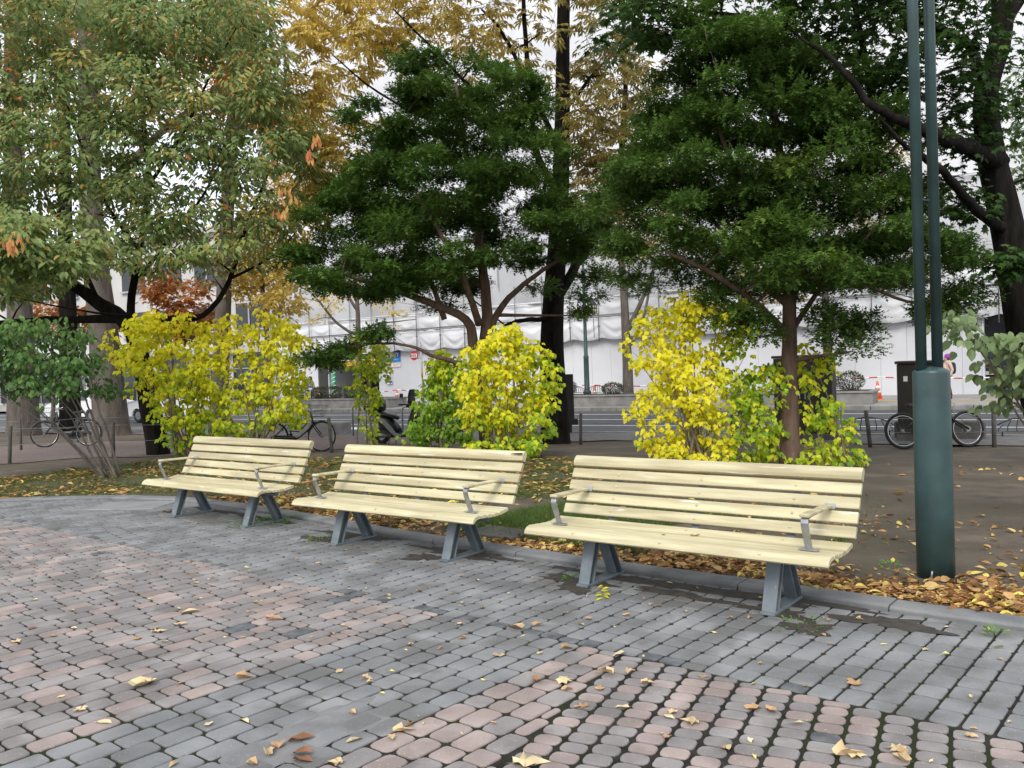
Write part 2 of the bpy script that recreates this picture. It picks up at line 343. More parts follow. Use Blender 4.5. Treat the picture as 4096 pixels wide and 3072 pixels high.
MAPLE = fan([(0, 0, 0), (.25, -.04, .03), (.22, .14, .04), (.56, .30, -.03), (.34, .38, .04), (.40, .66, -.02), (.16, .58, .05), (0, 1.0, -.08), (-.16, .58, .05), (-.40, .66, -.02), (-.34, .38, .04), (-.56, .30, -.03), (-.22, .14, .04), (-.25, -.04, .03)], (0, .34, -.03))
def _spray():
    V = []; T = []
    for k in range(3):
        y0 = k*.30
        for sx in (-1, 1):
            n = len(V); V += [(0, y0-.03, 0), (0, y0+.22, 0), (sx*(.38-.08*k), y0+.27+.04*sx, .06*((k % 2)*2-1))]; T.append((n, n+1, n+2))
    n = len(V); V += [(-.07, .82, 0), (.07, .82, 0), (0, 1.1, 0)]; T.append((n, n+1, n+2))
    return np.array(V, float), np.array(T)
SPRAY = _spray()
def _palm():
    V = []; T = []
    for a, L in ((-100, .55), (-62, .8), (-26, .97), (8, 1.0), (42, .9), (80, .62)):
        c, s = math.cos(R(a)), math.sin(R(a)); n = len(V)
        for x, y, z in ((0, .06, 0), (.13, .62, .03), (0, 1, -.14), (-.13, .62, .03)):
            V.append((x*c*L + y*s*L, -x*s*L + y*c*L, z*L - .12*y*y*L))
        T += [(n, n+1, n+2), (n, n+2, n+3)]
    return np.array(V, float), np.array(T)
PALM = _palm()
def frames(D, Nn):
    D = D/np.linalg.norm(D, axis=1, keepdims=True); S = np.cross(D, Nn); l = np.linalg.norm(S, axis=1, keepdims=True)
    S = np.where(l > 1e-4, S/np.maximum(l, 1e-6), [[1, 0, 0]]); Nn = np.cross(S, D); return S, D, Nn
def leaves(tpl, P, D, Nn, size, rnd):
    tv, tt = tpl; S, D, Nn = frames(D, Nn)
    V = P[:, None, :] + size[:, None, None]*(tv[None, :, 0:1]*S[:, None] + tv[None, :, 1:2]*D[:, None] + tv[None, :, 2:3]*Nn[:, None])
    k = len(tv); T = tt[None] + (np.arange(len(P))*k)[:, None, None]
    return V.reshape(-1, 3), T.reshape(-1, 3), np.repeat(rnd, k)
def in_poly(poly, n):
    poly = np.array(poly, float); lo, hi = poly.min(0), poly.max(0); out = []
    while len(out) < n:
        p = lo + rng.random((n*3, 2))*(hi-lo); ins = np.zeros(len(p), bool); j = len(poly)-1
        for i in range(len(poly)):
            a, b = poly[i], poly[j]
            ins ^= ((a[1] > p[:, 1]) != (b[1] > p[:, 1])) & (p[:, 0] < (b[0]-a[0])*(p[:, 1]-a[1])/(b[1]-a[1]+1e-9) + a[0]); j = i
        out += list(p[ins])
    return np.array(out[:n])
def rvec(n): v = rng.normal(size=(n, 3)); return v/np.linalg.norm(v, axis=1, keepdims=True)
# ================================================================ the setting
KERB = [(6.5, .03), (3.5, .0), (0, .03), (-2.3, -.02), (-4.4, -.22), (-6.0, -.28), (-6.9, -.15), (-7.67, .15), (-8.45, .65), (-9.0, 1.15), (-11, 3.1), (-14, 6.1)]
_ks = np.array([k[0] for k in KERB][::-1]); _kr = np.array([k[1] for k in KERB][::-1])
def kerb_r(s): return np.interp(s, _ks, _kr)
def on_screen(P, pad=0.0):
    d = np.asarray(P) - np.array([0, 0, CAM_Z]); x = d @ np.array(RT); y = d @ np.array(UP); z = d @ np.array(FW)
    u = F_PX*x/z; v = F_PX*y/z
    return (z > .1) & (np.abs(u) < 2048+pad) & (np.abs(v) < 1536+pad)
# ground: one sheet to the horizon, finer near the plaza
xs = np.concatenate([np.arange(-140, -12.5, 4.0), np.arange(-12.5, 8, .125), np.arange(8, 141, 4.0)])
ys = np.concatenate([np.arange(-40, 2.5, 3.0), np.arange(2.5, 20, .125), np.arange(20, 30, 1.0), np.arange(30, 260, 8.0)])
GX, GY = np.meshgrid(xs, ys); gx, gy = GX.ravel(), GY.ravel()
_d = np.stack([gx, gy], 1) - KO; gs, gr = _d @ T2, _d @ N2
gz = terrain(gx, gy) + .012*np.sin(gx*2.1+gy*1.3)*np.sin(gy*1.7-gx*.6) + .006*np.sin(gx*5.3)*np.sin(gy*4.7) + .012
mm = gx*M2[0] + gy*M2[1]
gz = np.where(mm > 18.0, np.minimum(gz, -.28), gz); gz = np.where(mm > 20.8, -.45, gz)
gz = np.where(gr > kerb_r(gs) - .11, -.06, gz)
nx, ny = len(xs), len(ys); ii = (np.arange(ny-1)[:, None]*nx + np.arange(nx-1)[None]).ravel()
ground = np_mesh('ground', np.stack([gx, gy, gz], 1), np.stack([ii, ii+1, ii+nx+1, ii+nx], 1), M['soil'], smooth=True)
tag(ground, 'dark trodden park soil with patches of thin lawn', kind='structure')
def soil_z(x, y):
    return float(terrain(x, y)) + .012*math.sin(x*2.1+y*1.3)*math.sin(y*1.7-x*.6) + .006*math.sin(x*5.3)*math.sin(y*4.7) + .012
# bedding under the pavers
pts = [sr(s, r, -.010) for s, r in KERB] + [sr(-14, 12, -.010), sr(6.5, 12, -.010)]
mb = MB(); mb.add(pts, [tuple(range(len(pts)))])
plaza = mb.build('plaza_paving', M['joint']); tag(plaza, 'grey and pink block paving of the plaza', kind='structure')
# pavers
def paver_tpl(w, l, rc):
    V = []
    for (ins, z) in ((0, -.022), (0, -.0045), (.0030, 0)):
        x, y = w/2-ins, l/2-ins; c = min(rc, x*.8, y*.8); d = c*.30
        V += [(-x+c, -y, z), (x-c, -y, z), (x-d, -y+d, z), (x, -y+c, z), (x, y-c, z), (x-d, y-d, z), (x-c, y, z), (-x+c, y, z), (-x+d, y-d, z), (-x, y-c, z), (-x, -y+c, z), (-x+d, -y+d, z)]
    F = []
    for k in range(2): F += [(k*12+i, k*12+(i+1) % 12, k*12+12+(i+1) % 12, k*12+12+i) for i in range(12)]
    a = 24; F += [(a, a+1, a+6, a+7), (a+1, a+2, a+5, a+6), (a+2, a+3, a+4, a+5), (a+7, a+8, a+11, a), (a+8, a+9, a+10, a+11)]
    return np.array(V), np.array(F)
PAV = []                                                  # (s, r, angle, width, length, material, corner)
GAP = .0120
def lay(s0, s1, r_lo, r_hi, pitch, lengths, probs, mats, mprob, rc, ang=0.0, right=None, to_kerb=False):
    ca, sa = math.cos(ang), math.sin(ang)
    for k in range(int(round((s1-s0)/pitch))):
        sc = s0 + (k+.5)*pitch
        if ang: lo = (r_lo + sc*sa)/ca; hi = lo + (r_hi-r_lo)
        else: lo = float(kerb_r(sc)) + .006 if to_kerb else r_lo; hi = r_hi
        r = lo; first = True
        while r < hi - .03:
            L = random.choices(lengths, probs)[0]
            if first: L = max(.05, L*random.uniform(.35, 1.0)) if not ang else L*random.choice((.6, 1.0)); first = False
            mt = random.choices(mats, mprob)[0]
            if r + L > hi - .045 and not ang:
                if r + L < hi: L = hi - r
                elif hi - r > lengths[0]*1.1: L = hi - r
                else: L = hi - r; mt = 'paver_dark' if to_kerb and L < lengths[0]*.72 and random.random() < .75 else mt
            rm = r + L/2; w = pitch; s_, r_ = sc, rm
            if ang: s_, r_ = sc*ca + rm*sa, -sc*sa + rm*ca
            r += L
            if right is not None:
                over = s_ + w/2 - right(r_)
                if over > 0: w -= over; s_ -= over/2
                if w < .032: continue
            g_ = GAP + (.002 if ang else 0); PAV.append((s_, r_, ang, w-g_, L-g_, mt, rc))
seam = lambda r: 1.48 + (r-1.62)*.235
SA = math.atan(.235)
lay(-10.5, 5.2, 0, 1.62, .137, [.168], [1], ['paver_grey'], [1], .017, to_kerb=True)
lay(-10.5, .06, 1.62, 6.4, .137, [.205, .137, .085], [.5, .35, .15], ['paver_mauve', 'paver_pink'], [.75, .25], .021)
lay(.06, 1.20, 1.62, 6.4, .1425, [.20], [1], ['paver_grey'], [1], .021)
lay(1.20, 2.9, 1.62, 6.4, .1425, [.20, .137], [.7, .3], ['paver_pink', 'paver_mauve'], [.55, .45], .024, right=lambda r: seam(r)-.012)
_s0 = 1.48*math.cos(SA) - 1.62*math.sin(SA)
lay(_s0, _s0+.137*28, 1.63, 6.0, .137, [.103], [1], ['paver_mauve', 'paver_pink'], [.68, .32], .024, ang=SA)
# a scattering of dark blocks along the colour change
PAV2 = []
for p in PAV:
    s, r, a, w, l, m, rc = p
    if m == 'paver_mauve' and r < 3 and random.random() < .02: m = 'paver_dark'
    PAV2.append((s, r, a, w*random.uniform(.96, 1.0), l*random.uniform(.965, 1.0), m, round(rc*random.uniform(.75, 1.3), 3)))
PAV = PAV2
pc = np.array([sr(p[0], p[1]) for p in PAV]); dist = np.linalg.norm(pc - np.array([0, 0, CAM_Z]), axis=1)
dist = np.where(on_screen(pc, -30), dist, 1e9); order = np.argsort(dist)
single = set(order[:300].tolist()); mesh_cache = {}
MN = ['paver_grey', 'paver_pink', 'paver_mauve', 'paver_dark']
bv, bf, bmi, br = [], [], [], []; cnt = 0
for i, (s, r, a, w, l, m, rc) in enumerate(PAV):
    z = random.uniform(-.0030, .0008); p = sr(s, r, z); rot = KA + a + random.uniform(-.012, .012)
    tx, ty = random.uniform(-.009, .009), random.uniform(-.009, .009)
    if i in single:
        key = (m, round(w/.004), round(l/.006), round(rc/.004))
        if key not in mesh_cache:
            V, Fq = paver_tpl(w, l, rc); mesh_cache[key] = np_mesh('', V, Fq, M[m], rnd=np.full(len(V), random.random()))
        o = bpy.data.objects.new('paver', mesh_cache[key]); COL.objects.link(o); o.parent = plaza
        o.location = p; o.rotation_euler = (tx, ty, rot)
    else:
        V, Fq = paver_tpl(w, l, rc); c, q = math.cos(rot), math.sin(rot)
        zz = V[:, 2] + V[:, 0]*ty + V[:, 1]*tx
        bv.append(np.stack([p[0] + V[:, 0]*c - V[:, 1]*q, p[1] + V[:, 0]*q + V[:, 1]*c, p[2] + zz], 1))
        bf.append(Fq + cnt); cnt += len(V); bmi += [MN.index(m)]*len(Fq); br.append(np.full(len(V), random.random()))
o = np_mesh('paver_field', np.concatenate(bv), np.concatenate(bf), M[MN[0]], plaza, np.concatenate(br))
for q in MN[1:]: o.data.materials.append(M[q])
o.data.polygons.foreach_set('material_index', np.array(bmi, dtype=np.int32)); tag(o, kind='stuff')
# kerb: stones laid end to end
kerb = bpy.data.objects.new('kerb', None); COL.objects.link(kerb); tag(kerb, 'low grey stone kerb between the paving and the planting bed', kind='structure')
def along(poly, step):
    P = [Vector((a, b, 0)) for a, b in poly]; out = [P[0]]; left = step
    for a, b in zip(P[:-1], P[1:]):
        L = (b-a).length; t = 0.0
        while L - t > left: t += left; out.append(a + (b-a)*(t/L)); left = step
        left -= L - t
    return out
KP = along([tuple(sr(s, r-.10)[:2]) for s, r in KERB], 1.02)
for a, b in zip(KP[:-1], KP[1:]):
    d = b-a; L = d.length-.008
    pr = [(-.10, -.20), (.10, -.20), (.10, .020), (.082, .034), (-.085, .036), (-.10, .026)]
    mb = MB(); mb.prism(pr, -L/2, L/2, axes=(1, 2, 0)); o = mb.build('kerb_stone', M['kerb'], kerb, bevel=.004)
    o.location = (a+b)/2 + Vector((0, 0, random.uniform(-.006, .004))); o.rotation_euler = (0, random.uniform(-.004, .004), math.atan2(d.y, d.x) + random.uniform(-.004, .004))
# a flat concrete slab set in the paving near the kerb's bend, and one in the soil behind the benches
def blob(cx, cy, rx, ry, z, rot=0.0, n=40, amp=.22, seed=0):
    q = random.Random(seed); ph = [q.random()*6.28 for _ in range(5)]; pts = []
    for k in range(n):
        t = 2*math.pi*k/n; a = 1 + amp*(math.sin(2*t+ph[0])*.4 + math.sin(3*t+ph[1])*.35 + math.sin(5*t+ph[2])*.3 + math.sin(9*t+ph[3])*.22 + math.sin(15*t+ph[4])*.15)
        x, y = rx*a*math.cos(t), ry*a*math.sin(t); pts.append(Vector((cx + x*math.cos(rot)-y*math.sin(rot), cy + x*math.sin(rot)+y*math.cos(rot), z)))
    return pts
def patch(name, label, cx, cy, rx, ry, z, rot, m, seed, amp=.55):
    P = blob(cx, cy, rx, ry, z, rot, 64, amp, seed); mb = MB(); mb.add([Vector((cx, cy, z+.002))] + P, [(0, i+1, (i+1) % 64+1) for i in range(64)])
    return tag(mb.build(name, m), label, kind='stuff')
p = gp(283, 1092); q = gp(343, 1089)
mb = MB(); mb.box((0, 0, -.012), (.95, .62, .036), ch=.006); o = mb.build('cover_slab', M['slab']); o.location = (p.x, p.y, 0); o.rotation_euler = (0, 0, R(-8))
tag(o, 'flat grey concrete cover slab set into the paving near the kerb bend', 'slab')
p = gp(1080, 1158); mb = MB(); mb.box((0, 0, 0), (.62, .40, .05), ch=.008); o = mb.build('ground_slab', M['concrete_dark']); o.location = (p.x, p.y, .022); o.rotation_euler = (0, 0, KA)
tag(o, 'small dark concrete slab lying in the soil behind the middle bench', 'slab')
# trodden earth around the bench feet, darkened and widened to paint in contact shadow; fine sand filling the joints of the grey strip
def dirt_shade(i, s, r, a, b): patch('soil_and_shade', 'thin dark earth and painted shade over the blocks under a bench', *tuple(sr(s, r))[:2], a, b, .0012, KA, M['soil_shade_film'], i)
M['soil_shade_film'] = mat('soil_shade_film', (.030, .025, .020), (.058, .048, .039), 12, .95, bump=.004, bscale=60)
M['sand_film'] = mat('sand_film', (.145, .145, .15), (.19, .187, .187), 7, .9, bump=.0012, bscale=120)
dirt_shade(1, .85, .16, .72, .10); dirt_shade(2, 1.70, .12, .55, .10); dirt_shade(3, 2.50, .26, .26, .13); dirt_shade(4, 0.28, .42, .26, .11); dirt_shade(9, 1.15, .36, .36, .07); dirt_shade(11, .42, .60, .13, .12); dirt_shade(12, 1.85, .40, .22, .10); dirt_shade(13, 2.15, .62, .12, .14)
dirt_shade(5, -1.2, .18, .50, .10); dirt_shade(6, -2.6, .13, .6, .10); dirt_shade(14, -2.75, .40, .22, .14); dirt_shade(15, -1.3, .46, .18, .12); dirt_shade(16, -.9, .12, .3, .08); dirt_shade(7, -4.3, .02, .45, .08); dirt_shade(8, -5.3, -.04, .45, .07)
a = gp(620, 1610); patch('sand_film', 'fine grey sand washed over the joints of the grey strip', a.x, a.y, .55, .20, -.0030, R(50), M['sand_film'], 21)
# gravel path on the left, footway and road
def strip_mesh(name, A, B, m, dz, n=24, follow=True):
    V = []; F = []
    for i in range(len(A)):
        for k in range(n+1):
            p = A[i].lerp(B[i], k/n); V.append((p.x, p.y, (soil_z(p.x, p.y) if follow else 0) + dz))
    for i in range(len(A)-1):
        for k in range(n): F.append((i*(n+1)+k, i*(n+1)+k+1, (i+1)*(n+1)+k+1, (i+1)*(n+1)+k))
    mb = MB(); mb.add(V, F); return mb.build(name, m, smooth=True)
def resample(P, n):
    P = [Vector((p[0], p[1], 0)) for p in P]; L = [0]
    for a, b in zip(P[:-1], P[1:]): L.append(L[-1] + (b-a).length)
    out = []
    for k in range(n):
        t = L[-1]*k/(n-1); j = min(max(np.searchsorted(L, t)-1, 0), len(P)-2); out.append(P[j].lerp(P[j+1], (t-L[j])/(L[j+1]-L[j])))
    return out
near = [em(-30, 8.0), gp(0, 1004), gp(240, 990), gp(450, 984), gp(600, 980), gp(720, 974), gp(880, 968), gp(960, 962)]
far = [em(-40, 14.0), gp(0, 966), gp(200, 955), gp(400, 950), gp(470, 944), gp(560, 938), em(-12, 19.4), em(-8, 19.4)]
o = strip_mesh('gravel_path', resample(near, 60), resample(far, 60), M['gravel'], .012)
tag(o, 'reddish gravel path behind the left bench', kind='structure')
def slab(name, e0, e1, m0, m1, z, m, label, n=1):
    mb = MB(); mb.add([em(e0, m0, z), em(e1, m0, z), em(e1, m1, z), em(e0, m1, z)], [(0, 1, 2, 3)])
    return tag(mb.build(name, m), label, kind='structure')
Z_ROAD, M_WALL = -.30, 38.3
slab('footway', -90, 70, 19.3, 21.45, -.262, M['asphalt_light'], 'narrow asphalt footway along the near side of the road')
road = slab('road', -120, 110, 21.45, 31.0, Z_ROAD, M['asphalt'], 'grey asphalt road with white lane lines')
mb = MB(); mb.box((0, 0, 0), (200, .16, .16), rot=Matrix.Rotation(EA, 3, 'Z')); o = mb.build('near_road_kerb', M['concrete']); o.location = em(-10, 21.42, -.325); tag(o, 'low concrete kerb on the near side of the road', kind='structure')
for k, (m_, w_, e0, e1) in enumerate(((28.95, .16, -60, 40), (26.45, .15, -60, 40), (24.0, .15, -24.5, 40))):
    mb = MB(); mb.add([em(e0, m_, Z_ROAD+.005), em(e1, m_, Z_ROAD+.005), em(e1, m_+w_, Z_ROAD+.005), em(e0, m_+w_, Z_ROAD+.005)], [(0, 1, 2, 3)]); mb.build('lane_line', M['line'], road)
mb = MB(); mb.add([em(-18.5, 21.9, Z_ROAD+.005), em(-16.2, 21.9, Z_ROAD+.005), em(-17.8, 22.6, Z_ROAD+.005), em(-19.6, 23.0, Z_ROAD+.005)], [(0, 1, 2, 3)]); mb.build('road_marking', M['line'], road)
farp = slab('far_pavement', -120, 110, 31.15, M_WALL+8, -.17, M['pave_far'], 'pale pavement on the far side of the road')
# far kerb: rough stones end to end
fk = bpy.data.objects.new('far_road_kerb', None); COL.objects.link(fk); tag(fk, 'rough stone kerb on the far side of the road', kind='structure')
protos = []
for q in range(4):
    mb = MB(); mb.box((0, 0, 0), (.985, .30, .26), ch=.02); o = mb.build('kerb_stone', M['concrete'], fk, bevel=.012); protos.append(o)
for k in range(46):
    o = protos[k] if k < 4 else protos[k % 4].copy()
    if k >= 4: COL.objects.link(o)
    o.location = em(-37.5 + k*1.0, 31.05, -.28 + random.uniform(-.01, .012)); o.rotation_euler = (0, 0, EA + random.uniform(-.01, .01))
mb = MB(); mb.add([em(-60, 33.6, -.164), em(30, 33.6, -.164), em(30, 34.1, -.164), em(-60, 34.1, -.164)], [(0, 1, 2, 3)]); mb.build('tactile_strip', M['yellow_tile'] if 'yellow_tile' in M else mat('yellow_tile', (.50, .36, .10), (.42, .30, .09), 6, .8), farp)
# ================================================================ benches
def rr(cy, cz, w, t, ang, c=.008):                         # rounded slat section, w along ang
    x, y = w/2, t/2; d = c*.3
    q = [(-x+c, -y), (x-c, -y), (x-d, -y+d), (x, -y+c), (x, y-c), (x-d, y-d), (x-c, y), (-x+c, y), (-x+d, y-d), (-x, y-c), (-x, -y+c), (-x+d, -y+d)]
    ca, sa = math.cos(ang), math.sin(ang)
    return [(cy + a*ca - b*sa, cz + a*sa + b*ca) for a, b in q]
HL = 1.125
BA = math.atan2(.887, .461)
def bline(t, off=0.0): return (.402 + .461*t + .887*off, .452 + .887*t - .461*off)
def slat(name, poly, parent):
    mb = MB(); n = len(poly); cy = sum(p[0] for p in poly)/n; cz = sum(p[1] for p in poly)/n
    st = [(-HL, .94), (-HL+.006, 1.0), (-HL*.34, 1.0), (HL*.34, 1.0), (HL-.006, 1.0), (HL, .94)]; vs = []; fs = []
    for x, k in st: vs += [(x, cy + (a-cy)*k, cz + (b-cz)*k) for a, b in poly]
    for i in range(len(st)-1): fs += [(i*n+j, i*n+(j+1) % n, (i+1)*n+(j+1) % n, (i+1)*n+j) for j in range(n)]
    fs += [tuple(range(n)), tuple(range(len(vs)-1, len(vs)-1-n, -1))]
    mb.add(vs, fs); return mb.build(name, M['cream'], parent)
def obar(mb, a, b, wx, th, x=0.0):                          # flat bar between two (y, z) points, wx wide along x
    a = Vector((0, *a)); b = Vector((0, *b)); d = b-a; ang = math.atan2(d.z, d.y)
    c = (a+b)/2; c.x = x
    mb.box(c, (wx, d.length, th), rot=Matrix.Rotation(ang, 3, 'X')); return mb
def make_bench(label):
    t = thing('park_bench', label, 'bench', group='cream slatted park benches along the kerb')
    nose = [(-.028, .425), (-.065, .428), (-.100, .420), (-.124, .402), (-.137, .376), (-.128, .366), (-.112, .378), (-.088, .394), (-.060, .400), (-.028, .400)]
    slat('front_slat', nose, t)
    for cy, cz, an in ((.014, .409, -.06), (.092, .403, -.03), (.170, .401, .03)): slat('seat_slat', rr(cy, cz, .070, .026, an), t)
    slat('rear_slat', rr(.276, .412, .128, .028, .17), t)
    for q in range(4): y, z = bline(.035+.0985*q, -.0); slat('back_slat', rr(y, z, .080, .028, BA), t)
    y, z = bline(.428); top = []
    for k in range(14):
        a = -math.pi/2 + k/13*math.pi*1.15
        top.append((y + .042*math.cos(a)*.9 - .006, z + .046*math.sin(a)))
    # rail with a rounded nose rolled towards the sitter
    ca, sa = math.cos(BA), math.sin(BA)
    prof = [(-.043, -.018), (.020, -.018), (.040, -.010), (.050, .006), (.046, .022), (.030, .034), (.004, .040), (-.020, .038), (-.040, .030), (-.043, .020)]
    slat('top_rail', [(y + a*ca - b*sa, z + a*sa + b*ca) for a, b in prof], t)
    for x in (-.697, 0, .697):                               # steel behind and below the slats
        mb = MB(); obar(mb, bline(-.10, .030), bline(.44, .026), .052, .010, x); mb.build('back_support', M['steel_grey'], t)
        mb = MB(); obar(mb, (-.085, .383), (.33, .383), .05, .028, x); obar(mb, (.33, .383), bline(-.09, .030), .05, .012, x); mb.build('seat_support', M['steel_grey'], t)
    mb = MB(); mb.tube([(-1.02, .19, .352), (1.02, .19, .352)], .024, 12); mb.build('cross_tube', M['steel_grey'], t)
    for x in (-.697, .697):
        for a, b, sg in (((.004, .016), (.130, .372), 1), ((.478, .016), (.300, .372), -1)):
            mb = MB(); d = Vector((b[0]-a[0], b[1]-a[1])).normalized(); nrm = Vector((d.y, -d.x))*sg   # inward
            f = lambda p, k: (p[0] + nrm.x*k, p[1] + nrm.y*k)
            obar(mb, a, b, .092, .012, x); obar(mb, f(a, .036), f(b, .036), .014, .060, x); obar(mb, f(a, .070), f(b, .070), .080, .010, x)
            mb.build('leg', M['steel_grey'], t, bevel=.0015)
        mb = MB(); mb.box((x, .24, .009), (.098, .53, .018)); mb.build('foot_plate', M['steel_grey'], t, bevel=.002)
    for sx in (-1, 1):
        x = .941*sx; y1, z1 = bline(.205, -.018)
        arm = thing_part('armrest', t)
        mb = MB(); P = [(.070, .428), (.040, .50), (.012, .565), (.002, .600), (.010, .622), (.034, .632), (.10, .635)]
        for a, b in zip(P[:-1], P[1:]):
            e = Vector((b[0]-a[0], b[1]-a[1])).normalized()*.004; obar(mb, (a[0]-e.x, a[1]-e.y), (b[0]+e.x, b[1]+e.y), .046, .009, x)
        mb.build('strap', M['steel'], arm)
        mb = MB(); mb.box((x, .070, .4275), (.118, .055, .006)); mb.build('base_plate', M['steel'], arm)
        mb = MB(); obar(mb, (-.004, .646), (y1-.045, z1-.002), .062, .022, x); mb.build('arm_board', M['cream'], arm, bevel=.005)
        mb = MB(); obar(mb, (.30, .634), (y1-.004, z1-.014), .030, .006, x); obar(mb, (y1-.006, z1-.024), (y1+.006, z1+.010), .070, .006, x); mb.build('rear_bracket', M['steel'], arm)
    mb = MB(); mb.lathe([(.0095, 0), (.0095, .002), (.006, .0045), (.001, .005)], n=10); b0 = None
    pos = [(*bline(.035+.0985*q, -.0145), BA) for q in range(4)] + [(.276-.003, .4262, .17+math.pi/2-math.pi/2)]
    for x in (-.697, 0, .697):
        for k, (y, z, an) in enumerate(pos + [(-.118, .4095, 2.2)]):
            if b0 is None: b0 = o = mb.build('bolt', M['cream'], t, smooth=True)
            else: o = b0.copy(); COL.objects.link(o)
            o.location = (x, y, z)
            o.rotation_euler = (an + (0 if k < 4 else 0) if k < 4 else (.17 if k == 4 else .95), 0, 0)
    return t
def thing_part(name, parent):
    o = bpy.data.objects.new(name, None); COL.objects.link(o); o.parent = parent; o.empty_display_size = .05; return o
bench = make_bench('cream slatted bench nearest the green lamp post, the largest in view')
B2 = copy_tree(bench); B3 = copy_tree(bench)
bench.location = (1.020, 5.954, 0); bench.rotation_euler = (0, 0, -.6623)
B2.location = (-1.166, 7.789, 0); B2.rotation_euler = (0, 0, -.6513); B2['label'] = 'middle of the three cream slatted benches, its top rail split at the right end'
B3.location = (-3.445, 9.765, 0); B3.rotation_euler = (0, 0, -.6694); B3['label'] = 'farthest cream slatted bench, in front of the wide yellow shrubs'
# the split in the middle bench's top rail
y, z = bline(.428)
mb = MB(); mb.prism([(1.127, .872), (1.06, .868), (1.0, .866), (1.04, .862), (1.08, .858), (1.127, .860)], .548, .560, axes=(0, 2, 1))
o = mb.build('split_crack', M['bark_dark'], B2)
# ================================================================ lamp post and the stake by it
lp = gp(2022, 1250)
t = thing('lamp_post', 'dark green lamp post of two slim pipes on a thick drum base', 'lamp post', lp)
zt = at(2011, 800, lp.y).z
mb = MB(); mb.lathe([(.126, -.05), (.126, .5), (.1235, zt-.02), (.121, zt-.006), (.116, zt), (.085, zt+.014), (.04, zt+.024), (.005, zt+.027)], n=40); mb.build('drum_base', M['teal'], t, smooth=True)
pa, pb = at(1987, 780, lp.y), at(2030, 780, lp.y)
for k, p in enumerate((pa, pb)):
    mb = MB(); mb.tube([(p.x-lp.x, (.035 if k else -.02), zt-.01), (p.x-lp.x, (.035 if k else -.02), 7.2)], .0375, 20); mb.build('pipe', M['teal'], t, smooth=True)
for yy in (156, 432, 552):
    z = at(2005, yy, lp.y).z
    mb = MB(); mb.tube([(pa.x-lp.x, -.02, z), (pb.x-lp.x, .035, z)], .006, 8); mb.build('rung', M['teal'], t)
mb = MB(); mb.tube([(-.05, 0, 7.2), (.35, -.35, 7.35)], .03, 10); mb.lathe([(.02, .14), (.16, .10), (.2, 0), (.16, -.04), (.02, -.05)], (.4, -.4, 7.35), 18); mb.build('lamp_head', M['teal'], t, smooth=True)
p = gp(2012, 1260); mb = MB(); mb.tube([(0, 0, -.05), (.004, 0, .06), (.009, .002, .085)], .007, 8)
o = mb.build('metal_stake', M['steel'], smooth=True); o.location = (p.x, p.y, 0); tag(o, 'short bare metal stake sticking up beside the lamp post base', 'stake')
# ================================================================ trees and shrubs
def limb(mb, pts, r0, r1, n=8, wob=.0):
    P = [Vector(p) for p in pts]; Q = []
    for i in range(len(P)-1):                               # smooth with a Catmull-Rom through the points
        a, b, c, d = P[max(i-1, 0)], P[i], P[i+1], P[min(i+2, len(P)-1)]
        for k in range(4):
            t = k/4; q = .5*((2*b) + (c-a)*t + (2*a-5*b+4*c-d)*t*t + (3*b-a-3*c+d)*t**3)
            if wob and 0 < i+t: q = q + Vector((random.uniform(-wob, wob), random.uniform(-wob, wob), random.uniform(-wob, wob)))
            Q.append(q)
    Q.append(P[-1]); L = len(Q)-1
    rad = [r0 + (r1-r0)*(k/L)**.85 for k in range(L+1)]
    mb.tube(Q, rad, n); return [(q, r) for q, r in zip(Q, rad)]
def px_limb(mb, pts, r0, r1, n=8, wob=.0): return limb(mb, [at(x, y, Y) for x, y, Y in pts], r0, r1, n, wob)
def connect(mb, nodes, target, rmax=.03, n=5, sag=.08, up=True):
    T = np.array(target); N = np.array([q for q, r in nodes]); d = np.linalg.norm(N-T, axis=1)
    pen = d + np.maximum(0, N[:, 2]-T[2])*(1.2 if up else .2); i = int(np.argmin(pen)); a = Vector(N[i]); b = Vector(target); r = min(nodes[i][1]*.6, rmax)
    L = (b-a).length
    if L < .05: return
    o = Vector((random.uniform(-1, 1), random.uniform(-1, 1), random.uniform(-.2, 1)))*sag*L
    pts = [a, a.lerp(b, .35)+o, a.lerp(b, .7)+o*.8, b]; r = max(r, .006); rad = [r, r*.75, r*.5, r*.22]
    mb.tube(pts, rad, n, cap=False)
    for k in (1, 2, 3): nodes.append((pts[k], rad[k]))
def crown(poly, Y0, depth, n, fac=1.0, skew=0.0, px=True):  # clump centres filling an outline and its depth
    P = in_poly(poly, n); out = []
    for x, y in P:
        c = at(x, y, Y0); dy = depth*(2*rng.beta(2, 2)-1); out.append((c.x*(1 + 0*dy), Y0 + dy + skew*(c.z-4), c.z))
    return np.array(out)
def clump_pts(C, per, rx, rz, shell=.5):
    n = len(C)*per; d = rvec(n); rad = (shell + (1-shell)*rng.random(n))[:, None]**.7
    k = np.repeat(rng.uniform(.65, 1.25, len(C)), per)[:, None]
    off = d*rad*np.array([rx, rx, rz])*k
    return np.repeat(C, per, 0) + off, d, off
def foliage(name, m, parent, tpl, P, D, Nn, size, rnd): 
    V, T, r = leaves(tpl, P, D, Nn, size, rnd); return np_mesh(name, V, T, m, parent, r, smooth=True)
def ell(c, r, n):
    d = rvec(n); return np.array(c) + d*np.array(r)*(rng.random(n)**.33)[:, None]
